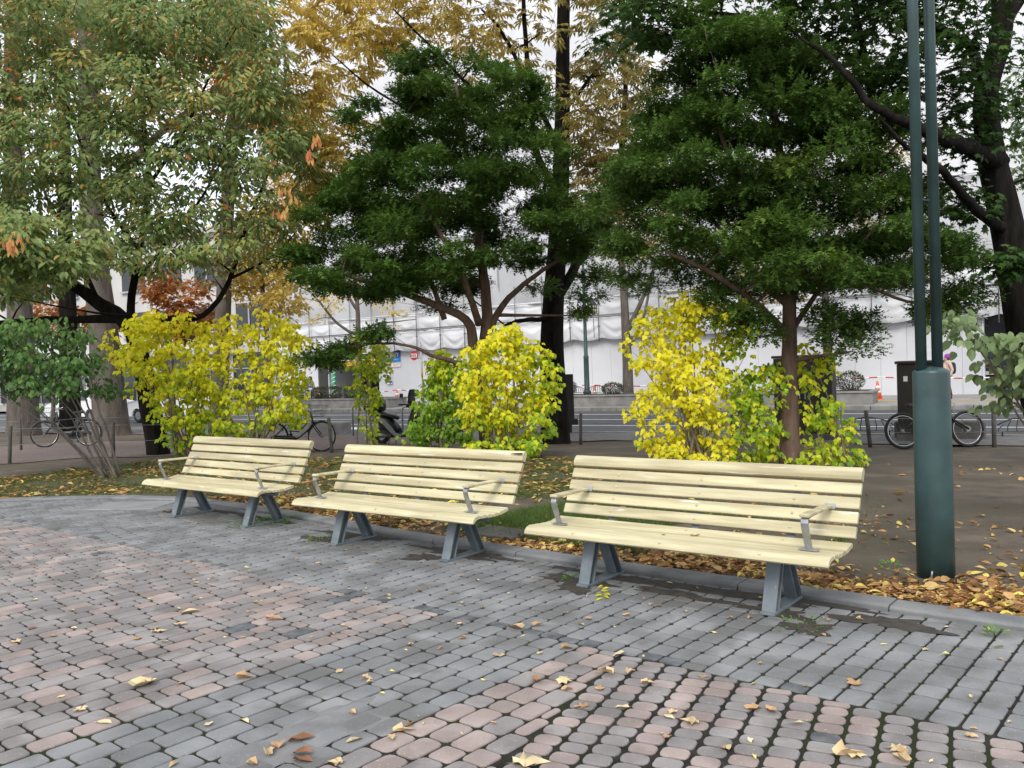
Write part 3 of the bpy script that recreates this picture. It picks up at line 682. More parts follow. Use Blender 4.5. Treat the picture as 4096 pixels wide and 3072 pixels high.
# ---- two dark yews behind the benches
def yew(label, base, trunks, poly, Y0, depth, nc, per, extra=(), bark='bark_brown', size=.155):
    t = thing('yew_tree', label, 'tree'); mb = MB(); nodes = []
    for pts, r0, r1 in trunks: nodes += px_limb(mb, pts, r0, r1, 10, .008)
    C = crown(poly, Y0, depth, nc)
    # keep the pads in loose tiers
    C[:, 2] = C[:, 2]*.70 + np.round(C[:, 2]/.55)*.55*.30
    E = [np.array([at(x, y, Yq)]) for x, y, Yq in extra]
    if E: C = np.concatenate([C] + E)
    for c in C[np.argsort(C[:, 2])]: connect(mb, nodes, Vector(c) - Vector((0, 0, .06)), .045, 5, .05)
    mb.build('trunk', M[bark], t, smooth=True)
    P, d, off = clump_pts(C, per, .40, .16, .2); n = len(P)
    D = off*np.array([1, 1, .4]) + rvec(n)*.25 + np.array([0, 0, -.02]); Nn = np.array([0, 0, 1.0]) + rvec(n)*.45
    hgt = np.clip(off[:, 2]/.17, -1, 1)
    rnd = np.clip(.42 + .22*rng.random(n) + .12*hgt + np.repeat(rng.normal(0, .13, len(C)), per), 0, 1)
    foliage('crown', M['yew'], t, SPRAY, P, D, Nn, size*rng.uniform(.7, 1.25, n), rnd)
    # a second, lighter layer of upright shoots along each pad
    return t
yew('broad dark yew with several stems left of the big trunk', None,
    [([(1052, 975, 17.6), (1040, 860, 17.6), (1022, 740, 17.5), (1005, 690, 17.4), (930, 655, 17.2), (830, 620, 16.9), (740, 590, 16.7)], .15, .04),
     ([(1040, 800, 17.6), (1052, 680, 17.7), (1040, 560, 17.8), (1020, 420, 17.8), (1000, 280, 17.8), (985, 180, 17.8)], .14, .03),
     ([(1045, 740, 17.6), (1085, 660, 17.9), (1150, 600, 18.2), (1240, 540, 18.4)], .09, .03),
     ([(1035, 700, 17.5), (1000, 600, 16.8), (960, 520, 16.4), (900, 420, 16.2)], .08, .025),
     ([(960, 690, 17.3), (900, 540, 17.3), (800, 430, 17.2)], .06, .02),
     ([(1030, 800, 17.4), (960, 775, 17.0), (930, 768, 16.9), (900, 752, 16.8), (850, 742, 16.7), (780, 745, 16.6), (715, 768, 16.6)], .05, .015)],
    [(632, 590), (645, 540), (690, 480), (680, 430), (760, 340), (758, 275), (830, 205), (890, 155), (960, 115), (1040, 140), (1110, 175), (1195, 225), (1225, 300), (1260, 350), (1325, 420), (1310, 520), (1240, 560), (1200, 610), (1120, 590), (1060, 620), (1000, 640), (940, 660), (870, 650), (800, 640), (720, 625), (650, 610)],
    17.5, 2.1, 290, 190, extra=[(700, 770, 16.6), (725, 760, 16.6), (680, 778, 16.6), (745, 752, 16.7), (715, 785, 16.55), (820, 715, 16.6), (800, 725, 16.6), (1270, 600, 18), (1265, 640, 18), (1255, 675, 18), (1300, 590, 18)])
yew('dark yew with a single reddish trunk behind the big yellow shrub', None,
    [([(1706, 1012, 13.2), (1706, 900, 13.2), (1704, 780, 13.2), (1706, 650, 13.2), (1702, 520, 13.25), (1690, 380, 13.3), (1670, 220, 13.3), (1650, 90, 13.3)], .165, .035),
     ([(1704, 730, 13.2), (1660, 680, 13.0), (1600, 630, 12.7), (1520, 580, 12.4), (1440, 545, 12.2)], .07, .02),
     ([(1702, 660, 13.2), (1630, 590, 13.3), (1560, 500, 13.5), (1480, 400, 13.6)], .06, .02),
     ([(1708, 720, 13.2), (1760, 640, 13.1), (1830, 560, 12.9), (1900, 480, 12.8)], .05, .018),
     ([(1706, 650, 13.2), (1780, 520, 13.5), (1860, 400, 13.7), (1950, 300, 13.8)], .06, .018),
     ([(1708, 600, 13.2), (1850, 610, 13.1), (1960, 650, 13.0), (2060, 655, 13.0)], .04, .014),
     ([(1700, 500, 13.2), (1600, 380, 12.6), (1540, 250, 12.4)], .06, .02)],
    [(1340, 590), (1325, 520), (1390, 440), (1320, 380), (1395, 310), (1425, 240), (1415, 140), (1480, 65), (1590, 25), (1700, 60), (1790, 125), (1860, 190), (1915, 250), (1935, 340), (1950, 430), (1985, 490), (2040, 540), (2060, 600), (1960, 600), (1900, 590), (1860, 620), (1760, 640), (1680, 640), (1600, 625), (1520, 590), (1430, 600)],
    13.3, 1.8, 300, 190, extra=[(2060, 640, 13), (2030, 655, 13), (2090, 650, 13), (2045, 690, 12.9), (2010, 670, 13), (2080, 620, 13), (1810, 690, 12.8), (1850, 715, 12.8), (1780, 670, 12.9), (1840, 750, 12.7), (1860, 690, 12.8), (1640, 690, 12.7), (1600, 670, 12.7), (1570, 690, 12.8), (1540, 640, 12.8), (1640, 720, 12.8), (1800, 720, 12.8)], size=.135)
# ---- chestnut with golden leaves and a thick black trunk
t = thing('chestnut_tree', 'tall tree with thick black trunk and golden leaves between the yews', 'tree'); mb = MB(); nd = []
b = gp(1200, 958); Yc = b.y
nd += px_limb(mb, [(1203, 975, Yc), (1200, 950, Yc), (1196, 850, Yc), (1192, 750, Yc), (1196, 640, Yc), (1206, 500, Yc), (1214, 300, Yc), (1216, 100, Yc), (1220, -120, Yc)], .40, .13, 14)
for pts, r0, r1 in [([(1200, 650, Yc), (1235, 590, Yc), (1290, 480, Yc+.2), (1335, 380, Yc+.3), (1350, 200, Yc+.4), (1345, 0, Yc+.5)], .14, .04), ([(1214, 430, Yc), (1160, 330, Yc-.5), (1140, 150, Yc-.6), (1128, -60, Yc-.7)], .10, .04),
                    ([(1212, 330, Yc), (1150, 200, Yc-1), (1090, 80, Yc-1.5), (1040, 20, Yc-2)], .08, .02), ([(1260, 540, Yc), (1330, 470, Yc+.4), (1420, 360, Yc+.6), (1500, 260, Yc+.8)], .09, .02),
                    ([(1185, 690, Yc), (1150, 690, Yc-.4), (1115, 695, Yc-.7), (1090, 702, Yc-.9)], .07, .03), ([(1160, 330, Yc-.5), (1050, 220, Yc-1.6), (950, 120, Yc-2.4), (850, 20, Yc-3)], .06, .015),
                    ([(1140, 200, Yc-.6), (960, 260, Yc-1.5), (820, 200, Yc-2.4), (720, 120, Yc-3)], .05, .012), ([(1214, 250, Yc), (1300, 140, Yc), (1420, 60, Yc)], .05, .02)]:
    nd += px_limb(mb, pts, r0, r1, 8, .015)
C = np.concatenate([crown([(610, -60), (640, 110), (700, 250), (760, 330), (850, 240), (960, 150), (1100, 190), (1220, 260), (1330, 330), (1410, 380), (1400, 200), (1420, 60), (1400, -100), (700, -150)], Yc-1.3, 2.2, 260),
                    crown([(610, -40), (620, 80), (700, 190), (800, 150), (900, 60), (900, -60)], Yc-2.5, 1.4, 70),
                    crown([(1230, 300), (1330, 330), (1440, 420), (1440, 560), (1300, 560), (1250, 430)], Yc+.4, 1.0, 75), crown([(625, 180), (700, 200), (760, 300), (740, 380), (690, 470), (650, 480), (660, 380)], Yc-1.2, 1.2, 70), crown([(1240, 120), (1420, 120), (1400, 300), (1330, 330), (1240, 260)], Yc, 1.2, 40), ell((0.5, 17.8, 12.6), (4.6, 4.0, 2.8), 170)])  # the ell clumps lie above the view, added to shade what is below
for c in C[np.argsort(C[:, 2])]: connect(mb, nd, c, .03, 4, .08)
mb.build('trunk', M['bark_dark'], t, smooth=True)
P, d, off = clump_pts(C, 8, .38, .22, .3); n = len(P); D = d*np.array([1, 1, .2]) + np.array([0, 0, -.35]) + rvec(n)*.3; Nn = np.array([0, 0, 1.]) + rvec(n)*.35
xs_ = P[:, 0]; rnd = np.clip(.40 - .10*(xs_+.6) + rng.normal(0, .17, n), 0, 1)
foliage('crown', M['gold'], t, PALM, P, D, Nn, rng.uniform(.16, .27, n), rnd)
# ---- big cherry at the left: grey-green leaves in sprays reaching towards the viewer
t = thing('cherry_tree', 'spreading cherry with grey-green autumn leaves over the left bench', 'tree'); mb = MB(); nd = []
for pts, r0, r1 in [([(345, 1000, 19.00), (325, 880, 19.00), (300, 760, 19.00), (275, 700, 19.00), (215, 655, 18.95), (140, 605, 18.89), (70, 570, 18.85), (-40, 540, 18.81)], .26, .07),
                    ([(282, 712, 19.00), (285, 640, 18.93), (300, 540, 18.81), (320, 400, 18.65), (310, 250, 18.48), (300, 60, 18.25), (290, -100, 18.07)], .10, .03),
                    ([(290, 715, 19.00), (360, 690, 18.99), (440, 680, 18.98), (495, 610, 18.89), (520, 520, 18.79), (560, 420, 18.67), (600, 330, 18.57)], .085, .02),
                    ([(285, 690, 18.99), (200, 690, 18.99), (100, 690, 18.99), (-40, 700, 19.00)], .12, .05),
                    ([(300, 600, 18.88), (370, 510, 18.78), (440, 420, 18.67), (500, 300, 18.53)], .05, .014), ([(215, 655, 18.95), (150, 520, 18.79), (90, 400, 18.65), (40, 250, 18.48)], .055, .014),
                    ([(300, 540, 18.81), (230, 440, 18.70), (170, 300, 18.53), (120, 150, 18.36)], .05, .014), ([(320, 400, 18.65), (400, 280, 18.51), (460, 150, 18.36), (520, 40, 18.23)], .045, .012),
                    ([(500, 600, 18.88), (580, 560, 18.84), (640, 500, 18.77)], .035, .012)]:
    nd += px_limb(mb, pts, r0, r1, 10, .015)
C = np.concatenate([crown([(-160, -80), (520, -80), (590, 60), (610, 200), (680, 300), (690, 350), (620, 430), (600, 520), (560, 590), (470, 560), (380, 600), (250, 560), (150, 600), (60, 640), (-160, 640)], 17.8, 2.5, 900),
                    crown([(-100, 470), (120, 480), (200, 520), (180, 600), (60, 650), (-100, 640)], 14.6, .8, 60), ell((-6.8, 18.6, 11.2), (4.6, 3.0, 1.7), 60)])  # the ell clumps are unseen upper crown, put in to block sky light
keep = rng.random(len(C)) < .96; C = C[keep]
for c in C[np.argsort(C[:, 2])]: connect(mb, nd, c, .028, 4, .07)
mb.build('trunk', M['bark_dark'], t, smooth=True)
P, d, off = clump_pts(C, 46, .46, .20, .2); n = len(P); D = d*np.array([1, 1, .15]) + np.array([.05, -.25, -.55]) + rvec(n)*.28; Nn = np.array([0, -.55, .8]) + rvec(n)*.35
rnd = np.clip(.36 + .34*rng.random(n) + np.repeat(rng.normal(0, .11, len(C)), 46), 0, .80); rnd = np.where(rng.random(n) < .05, .88, rnd); rnd = np.where(rng.random(n) < .006, 1.0, rnd)
foliage('crown', M['cherry'], t, CHERRY, P, D, Nn, rng.uniform(.105, .165, n), rnd)
# red sprigs at its right edge and lower left
for x, y, Y in ((682, 300, 13.2), (670, 330, 13.2), (620, 410, 13.4), (605, 450, 13.4), (38, 512, 12.6), (22, 520, 12.6)):
    P, d, off = clump_pts(np.array([tuple(at(x, y, Y))]), 9, .13, .14, .2); n = len(P); tag(foliage('red_sprig', M['cherry'], t, NARROW, P, np.array([0, -.1, -1.]) + rvec(n)*.35, np.array([0, -1., .3]) + rvec(n)*.3, rng.uniform(.13, .18, n), rng.uniform(.90, 1.0, n)), kind='stuff')
# ---- maple leaning in at the right edge
t = thing('maple_tree', 'dark leaning maple trunk with green leaves at the right edge', 'tree'); mb = MB(); nd = []
Ym = 13.6
nd += px_limb(mb, [(2290, 990, Ym), (2250, 850, Ym), (2215, 700, Ym), (2190, 560, Ym), (2165, 440, Ym), (2140, 330, Ym), (2130, 200, Ym), (2165, 60, Ym), (2150, -120, Ym)], .35, .13, 14)
for pts, r0, r1 in [([(2160, 350, Ym), (2090, 318, Ym-.9), (2030, 298, Ym-1.5), (1960, 265, Ym-1.9), (1890, 230, Ym-2.1), (1800, 130, Ym-2.1), (1700, 60, Ym-2)], .15, .012), ([(2180, 500, Ym), (2110, 455, Ym-.7), (2050, 385, Ym-1.3), (1990, 338, Ym-1.7), (1950, 310, Ym-1.9), (1900, 255, Ym-2.1)], .09, .02),
                    ([(2135, 210, Ym), (2090, 100, Ym-.3), (1950, 20, Ym-.7), (1800, -40, Ym-1)], .10, .04), ([(1890, 230, Ym-.6), (1860, 80, Ym-.8), (1840, -60, Ym-1)], .06, .03), ([(1700, 60, Ym-1), (1560, 30, Ym-1.2), (1430, 10, Ym-1.2)], .05, .02), ([(2165, 60, Ym), (2230, -60, Ym)], .14, .08), ([(2200, 600, Ym), (2160, 580, Ym-.5), (2130, 575, Ym-.8)], .04, .015)]:
    nd += px_limb(mb, pts, r0, r1, 8, .022)
C = np.concatenate([crown([(1290, -60), (1310, 60), (1400, 110), (1480, 60), (1600, 20), (1700, 50), (1800, 120), (1900, 180), (2000, 200), (2100, 180), (2120, 90), (2110, -80), (1290, -120)], Ym-.8, 1.8, 200),
                    crown([(2010, 180), (2110, 170), (2130, 300), (2110, 400), (2060, 320), (2010, 290)], Ym-.3, .8, 22), crown([(2150, 120), (2290, 60), (2290, 420), (2200, 420), (2190, 220)], Ym+.3, .9, 16),
                    crown([(2090, 560), (2190, 540), (2200, 590), (2130, 610)], Ym-.9, .3, 9), crown([(2040, 420), (2110, 400), (2130, 470), (2070, 470)], Ym-.2, .4, 9), crown([(1980, 380), (2010, 360), (2030, 420), (1990, 440)], Ym-.2, .3, 6), ell((8.2, 13.2, 10.2), (5.2, 4.6, 2.4), 190)])  # the ell clumps hang overhead out of view, added to shade the right side
for c in C[np.argsort(C[:, 2])]: connect(mb, nd, c, .03, 4, .08)
mb.build('trunk', M['bark_dark'], t, smooth=True)
P, d, off = clump_pts(C, 36, .38, .22, .25); n = len(P); D = d*np.array([1, 1, .2]) + np.array([0, -.1, -.45]) + rvec(n)*.3; Nn = np.array([0, -.3, .9]) + rvec(n)*.4
foliage('crown', M['maple'], t, MAPLE, P, D, Nn, rng.uniform(.09, .15, n), np.clip(rng.normal(.5, .2, n), 0, 1))
# ---- street trees on the left: thick trunks, autumn crowns
def street_tree(label, pts, r0, r1, polys, leaf, tpl, sz, per, rmean, bark='bark_grey', limbs=(), rx=.5, rz=.3):
    t = thing('street_tree', label, 'tree', group='street trees along the road'); mb = MB(); nd = px_limb(mb, pts, r0, r1, 12)
    for q, a, b in limbs: nd += px_limb(mb, q, a, b, 7, .02)
    C = np.concatenate([crown(*p) for p in polys])
    for c in C[np.argsort(C[:, 2])]: connect(mb, nd, c, .035, 4, .08)
    mb.build('trunk', M[bark], t, smooth=True)
    P, d, off = clump_pts(C, per, rx, rz, .25); n = len(P); D = d*np.array([1, 1, .2]) + np.array([0, 0, -.5]) + rvec(n)*.3; Nn = np.array([0, -.2, 1.]) + rvec(n)*.4
    foliage('crown', M[leaf], t, tpl, P, D, Nn, rng.uniform(*sz, n), np.clip(rng.normal(rmean, .2, n), 0, 1)); return t
YA = gp(50, 940).y; YB = gp(240, 940).y
street_tree('very thick trunk rising at the far left edge behind the bicycle', [(52, 945, YA), (50, 900, YA), (48, 800, YA), (40, 600, YA), (30, 300, YA), (30, -60, YA)], .62, .26,
            [([(-100, -60), (230, -60), (280, 120), (160, 300), (-100, 330)], YA-.5, 2.2, 150)], 'orange_leaf', OVATE, (.14, .22), 26, .55)
street_tree('thick grey trunk with a flared foot beside the parked bicycle', [(243, 945, YB), (240, 915, YB), (232, 820, YB), (222, 700, YB), (205, 560, YB), (195, 400, YB), (190, 150, YB), (185, -60, YB)], .66, .24,
            [([(200, -60), (540, -60), (550, 120), (540, 260), (420, 300), (260, 200)], YB-.5, 2.2, 210)], 'orange_leaf', OVATE, (.14, .22), 26, .62,
            limbs=[([(200, 450, YB), (330, 300, YB), (480, 180, YB-.5), (560, 60, YB-.8)], .16, .05)])
street_tree('slim dark trunk between the two thick trunks at the left', [(152, 935, YA+1.5), (150, 800, YA+1.5), (146, 650, YA+1.5), (140, 450, YA+1.5), (138, 200, YA+1.5), (138, -40, YA+1.5)], .40, .16,
            [([(60, -40), (260, -40), (280, 120), (60, 140)], YA+1, 1.6, 70)], 'cherry', OVATE, (.14, .2), 24, .5, bark='bark_dark')
YD = 27.5
street_tree('grey trunk behind the right half of the wide yellow shrub', [(470, 935, YD), (476, 800, YD), (482, 680, YD), (488, 520, YD), (500, 300, YD), (520, 60, YD), (525, -80, YD)], .30, .15,
            [([(420, -80), (560, -80), (565, 140), (570, 300), (470, 220)], YD, 1.8, 120)], 'orange_leaf', OVATE, (.14, .22), 24, .5, limbs=[([(500, 300, YD), (560, 200, YD-.4), (620, 80, YD-.6)], .10, .03)])
YE = 31.0
def far_tree(label, pts, r0, polys, leaf, per, rmean, sz=(.12, .2), limbs=(), tpl=OVATE, rx=.42, rz=.22):
    t = thing('autumn_tree', label, 'tree'); mb = MB(); nd = px_limb(mb, pts, r0, r0*.4, 8)
    for q, a, b in limbs: nd += px_limb(mb, q, a, b, 6, .02)
    C = np.concatenate([crown(*p) for p in polys])
    for c in C[np.argsort(C[:, 2])]: connect(mb, nd, c, .03, 4, .08)
    mb.build('trunk', M['bark_grey'], t, smooth=True)
    P, d, off = clump_pts(C, per, rx, rz, .2); n = len(P); D = d*np.array([1, 1, .2]) + np.array([0, 0, -.5]) + rvec(n)*.3; Nn = np.array([0, -.2, 1.]) + rvec(n)*.4
    foliage('crown', M[leaf], t, tpl, P, D, Nn, rng.uniform(*sz, n), np.clip(rng.normal(rmean, .2, n), 0, 1)); return t
far_tree('yellow-leaved tree behind the right end of the wide yellow shrub', [(585, 930, YD+1), (580, 800, YD+1), (575, 700, YD+1), (565, 600, YD+1), (560, 480, YD+1)], .12,
         [([(500, 460), (560, 430), (620, 440), (650, 520), (640, 600), (650, 680), (600, 690), (520, 660), (480, 600)], YD+1, 1.6, 150), ([(570, 230), (660, 240), (690, 330), (690, 450), (600, 460), (560, 360)], YD+1, 1.2, 90)], 'gold', 26, .62, limbs=[([(572, 680, YD+1), (620, 600, YD+.6), (640, 520, YD+.4)], .05, .02)])
far_tree('small red-orange maple beyond the left end of the yellow shrub', [(372, 940, YD+2), (372, 800, YD+2), (365, 700, YD+2)], .10, [([(300, 620), (360, 590), (440, 610), (450, 700), (400, 740), (310, 720)], YD+2, 1.3, 70)], 'orange_leaf', 30, .2, tpl=MAPLE)
far_tree('red-orange maple showing between the thick trunks at the left', [(115, 930, YA+3), (115, 800, YA+3), (110, 720, YA+3)], .10, [([(70, 660), (200, 655), (270, 670), (270, 715), (180, 730), (80, 715)], YA+3, 1.2, 60)], 'orange_leaf', 30, .2, tpl=MAPLE)
# ---- trees standing on the far pavement
p = em(-14.4, 33.6, -.17)
far_tree('grey forked street tree on the far pavement by the lantern post', [(1357, 872, p.y), (1356, 800, p.y), (1352, 720, p.y), (1347, 620, p.y), (1340, 520, p.y), (1335, 400, p.y)], .25,
         [([(1250, 400), (1330, 330), (1440, 380), (1480, 480), (1420, 560), (1300, 540)], p.y, 2.0, 70)], 'gold', 18, .25, limbs=[([(1352, 720, p.y), (1390, 640, p.y), (1420, 560, p.y)], .14, .05), ([(1350, 760, p.y), (1385, 700, p.y-.2), (1410, 590, p.y-.3)], .11, .04)])
p = em(-31.0, 33.2, -.17)
far_tree('thin yellow-leaved street tree in front of the wrapped building', [(775, 875, p.y), (776, 800, p.y), (774, 720, p.y), (772, 660, p.y), (765, 580, p.y)], .2,
         [([(650, 640), (700, 610), (800, 600), (900, 680), (880, 720), (760, 640), (680, 700)], p.y, 1.6, 46)], 'gold', 12, .75, limbs=[([(774, 725, p.y), (730, 700, p.y), (680, 640, p.y), (650, 620, p.y)], .10, .03), ([(774, 735, p.y), (800, 705, p.y), (850, 695, p.y), (900, 690, p.y)], .08, .02), ([(772, 670, p.y), (740, 620, p.y), (720, 590, p.y)], .09, .03)])
p = em(-6.6, 33.6, -.17)
far_tree('olive-brown street tree showing through the right yew', [(1790, 860, p.y), (1786, 720, p.y), (1780, 560, p.y), (1775, 400, p.y)], .2, [([(1500, 640), (1560, 560), (1700, 480), (1900, 260), (2000, 300), (1960, 480), (1800, 620), (1640, 660)], p.y, 1.8, 110)], 'gold', 18, .12, limbs=[([(1780, 560, p.y), (1850, 450, p.y), (1930, 350, p.y)], .1, .03), ([(1784, 640, p.y), (1650, 600, p.y), (1560, 600, p.y)], .08, .03)])
far_tree('pale olive street tree at the right edge beyond the maple', [(2260, 860, 27.0), (2250, 700, 27), (2240, 500, 27), (2225, 300, 27)], .2, [([(2170, 160), (2300, 140), (2300, 420), (2190, 400)], 27, 1.5, 60)], 'pale', 22, .2)
# ---- the yellow shrubs behind the benches
LEAFMESH = {}
def leaf_mesh(key, tpl, m, val):
    if key not in LEAFMESH: LEAFMESH[key] = np_mesh('', tpl[0], tpl[1], m, rnd=np.full(len(tpl[0]), val), smooth=True)
    return LEAFMESH[key]
def shrub(name, label, base, poly, depth, nc, per, sz, colf, m='shrub', tpl=LOBED, rx=.17, rz=.15, stems=9, r0=.022, singles=300, stem='stem_pale', jit=.21, group='yellow shrubs behind the benches', dens=None, Y=None):
    t = thing(name, label, 'shrub', group=group); mb = MB(); nd = []; b = Vector(base); Y0 = Y or b.y
    C = crown(poly, Y0, depth, nc)
    if dens is not None: C = C[[random.random() < dens(c) for c in C]]
    hi = C[np.argsort(-C[:, 2])]
    for k in range(stems):
        tg = Vector(hi[int((k/stems)**1.3*len(hi)*.8)]); st = b + Vector((random.uniform(-.22, .22), random.uniform(-.15, .15), -.03))
        mid = st.lerp(tg, .5) + Vector((random.uniform(-.08, .08), random.uniform(-.08, .08), .12)); nd += limb(mb, [st, st.lerp(mid, .5) + Vector((0, 0, .05)), mid, tg], r0*random.uniform(.7, 1.2), .006, 6, .012)
    for c in C[np.argsort(C[:, 2])]: connect(mb, nd, c, .011, 4, .1)
    mb.build('stems', M[stem], t, smooth=True)
    P, d, off = clump_pts(C, per, rx, rz, .1); n = len(P)
    P[:, 2] = np.maximum(P[:, 2], terrain(P[:, 0], P[:, 1]) + .10)
    D = d*np.array([.8, .8, .1]) + np.array([0, -.15, -.75]) + rvec(n)*.35; Nn = d*.5 + np.array([0, -.75, .55]) + rvec(n)*.45
    size = rng.uniform(*sz, n); rnd = np.clip(np.array([colf(p) for p in P]) + rng.normal(0, jit, n), 0, 1)
    near_ = np.argsort(P[:, 1] - .0*P[:, 2])[:singles]; far_ = np.setdiff1d(np.arange(n), near_)
    o = foliage('leaf_mass', M[m], t, tpl, P[far_], D[far_], Nn[far_], size[far_], rnd[far_]); tag(o, kind='stuff')
    S, Dn, Nm = frames(D[near_], Nn[near_])
    for j, i in enumerate(near_):
        q = min(int(rnd[i]*8), 7); me = leaf_mesh((m, id(tpl), q), tpl, M[m], (q+.5)/8)
        o = bpy.data.objects.new('leaf', me); COL.objects.link(o); o.parent = t; s = size[i]
        a, bb, c = S[j], Dn[j], Nm[j]
        o.matrix_basis = Matrix(((a[0]*s, bb[0]*s, c[0]*s, P[i, 0]), (a[1]*s, bb[1]*s, c[1]*s, P[i, 1]), (a[2]*s, bb[2]*s, c[2]*s, P[i, 2]), (0, 0, 0, 1)))
    return t
S = lambda x, y: gp(x, y)
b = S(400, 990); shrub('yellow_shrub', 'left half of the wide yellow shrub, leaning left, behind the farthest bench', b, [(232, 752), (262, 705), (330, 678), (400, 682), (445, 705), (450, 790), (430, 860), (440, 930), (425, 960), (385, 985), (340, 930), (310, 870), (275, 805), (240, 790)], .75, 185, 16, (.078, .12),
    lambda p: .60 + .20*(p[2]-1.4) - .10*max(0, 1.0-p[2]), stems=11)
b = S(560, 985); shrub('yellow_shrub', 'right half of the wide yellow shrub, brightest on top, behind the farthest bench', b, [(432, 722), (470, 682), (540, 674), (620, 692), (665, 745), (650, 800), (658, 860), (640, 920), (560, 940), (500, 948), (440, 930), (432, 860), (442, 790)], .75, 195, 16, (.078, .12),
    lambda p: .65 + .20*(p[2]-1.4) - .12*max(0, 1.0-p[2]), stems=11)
b = S(792, 970); shrub('slender_shrub', 'slender leafy sapling in front of the parked scooter', b, [(752, 735), (790, 716), (830, 738), (842, 790), (830, 850), (815, 905), (802, 955), (785, 930), (766, 880), (756, 800)], .35, 80, 11, (.07, .11), lambda p: .40 + .06*(p[2]-1), stems=3, r0=.026, rx=.15, rz=.14, singles=150)
b = S(950, 985); shrub('green_shrub', 'light green shrub just right of the scooter', b, [(888, 935), (905, 860), (925, 790), (950, 756), (985, 752), (1015, 775), (1022, 840), (1012, 960), (930, 978), (888, 962)], .55, 140, 15, (.072, .11), lambda p: .26 + .30*(p[2]-1.1), m='shrub', stems=8, jit=.16)
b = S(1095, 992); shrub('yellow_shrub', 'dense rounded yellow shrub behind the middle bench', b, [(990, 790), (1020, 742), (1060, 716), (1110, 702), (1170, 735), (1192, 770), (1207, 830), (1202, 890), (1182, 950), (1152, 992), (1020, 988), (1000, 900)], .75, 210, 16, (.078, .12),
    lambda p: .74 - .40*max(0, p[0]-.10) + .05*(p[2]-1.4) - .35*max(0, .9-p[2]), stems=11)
b = S(1500, 1015); shrub('yellow_shrub', 'tallest yellow shrub, thin on its left, behind the nearest bench', b, [(1308, 722), (1340, 735), (1378, 692), (1420, 660), (1470, 637), (1540, 632), (1598, 648), (1612, 700), (1602, 760), (1640, 782), (1690, 805), (1715, 850), (1692, 900), (1682, 950), (1640, 1004), (1500, 1004), (1420, 998), (1392, 960), (1367, 905), (1372, 850), (1400, 800), (1350, 765)], .75, 340, 15, (.06, .10),
    lambda p: .90 - .52*max(0, min(1, (p[0]-2.95)/.45)) , stems=16, dens=lambda c: .32 if c[0] < 1.95 and c[2] > 1.2 else .95)
b = S(1800, 1012); shrub('sparse_shrub', 'sparse yellow-green shrub right of the reddish yew trunk', b, [(1728, 765), (1770, 737), (1800, 752), (1812, 790), (1802, 850), (1802, 885), (1868, 945), (1862, 1000), (1790, 1000), (1650, 985), (1640, 930), (1720, 900), (1760, 850), (1728, 820)], .4, 84, 9, (.07, .11), lambda p: .42 + .30*max(0, p[2]-1.0), stems=5, r0=.014, rx=.15, rz=.13, singles=220)
# ---- small multi-stemmed bush at the left, in front of the path
b = S(233, 1034); t = shrub('leafy_bush', 'slanting many-stemmed bush with green leaves in front of the gravel path', b, [(-90, 700), (60, 690), (150, 690), (215, 720), (225, 790), (210, 850), (170, 880), (100, 830), (0, 860), (-90, 830)], 1.0, 150, 17, (.07, .115), lambda p: .40 + .25*(p[2]-1.8), m='bush', tpl=OVATE, rx=.26, rz=.13, stems=9, r0=.024, stem='bark_grey', group=None, singles=200)
# ---- pale shrub reaching in from the right edge, nearer the viewer
shrub('pale_shrub', 'pale green large-leaved shrub reaching in from the right edge', Vector((5.3, 8.3, 0)), [(2022, 690), (2080, 678), (2130, 730), (2220, 730), (2300, 700), (2300, 900), (2190, 890), (2150, 860), (2170, 820), (2100, 790), (2120, 750), (2050, 730)], .45, 84, 7, (.075, .115), lambda p: .5, m='pale', tpl=OVATE, rx=.15, rz=.12, stems=6, r0=.014, group=None, singles=160, stem='stem_pale', Y=8.0)

def rebase(t, p):
    p = Vector(p); t.location = p
    for c in KIDS(t): c.location = c.location - p
_done = [o for o in bpy.data.objects if o.type == 'EMPTY' and o.parent is None and o.location.length < 1e-6 and o.get('category') in ('tree', 'shrub')]
_kid = {}
for o in bpy.data.objects:
    if o.parent is not None: _kid.setdefault(o.parent.name, []).append(o)
for o in _done:
    tr = next(c for c in _kid[o.name] if c.name.split('.')[0] in ('trunk', 'stems')); co = tr.data.vertices[0].co.copy()
    k0 = [v.co for v in list(tr.data.vertices)[:6]]; p = sum(k0, Vector())/len(k0); p.z = float(terrain(p.x, p.y)) if p.x*M2[0]+p.y*M2[1] < 25 else -.17
    o.location = p
    for c in _kid[o.name]: c.location = c.location - p
# ================================================================ the wrapped building across the road
EROT = Matrix.Rotation(EA, 3, 'Z')
def ebox(mb, e0, e1, m0, m1, z0, z1, mi=0): mb.box(em((e0+e1)/2, (m0+m1)/2, (z0+z1)/2), (abs(e1-e0), abs(m1-m0), abs(z1-z0)), rot=EROT, mi=mi); return mb
E_L, E_R, HT = -37.3, 14.0, 2.78
bld = thing('wrapped_building', 'building wrapped in white construction sheeting across the road', 'building')
bld.location = em(-12, M_WALL, -.17); _bo = bld.location.copy()
def bpart(mb, name, m, parent=bld, **kw):
    o = mb.build(name, m, parent, **kw)
    if parent is bld: o.location = -_bo
    return o
ebox(MB(), E_L+.2, E_R, M_WALL+2.6, M_WALL+14, -.3, 26.5); 
bpart(ebox(MB(), E_L+.15, E_R, M_WALL+2.6, M_WALL+14, -.3, 26.5), 'core_wall', M['facade2'])
bpart(ebox(MB(), E_L, E_L+.12, M_WALL-.6, M_WALL+14, HT, 26.6), 'side_sheet', M['sheet_grey'])
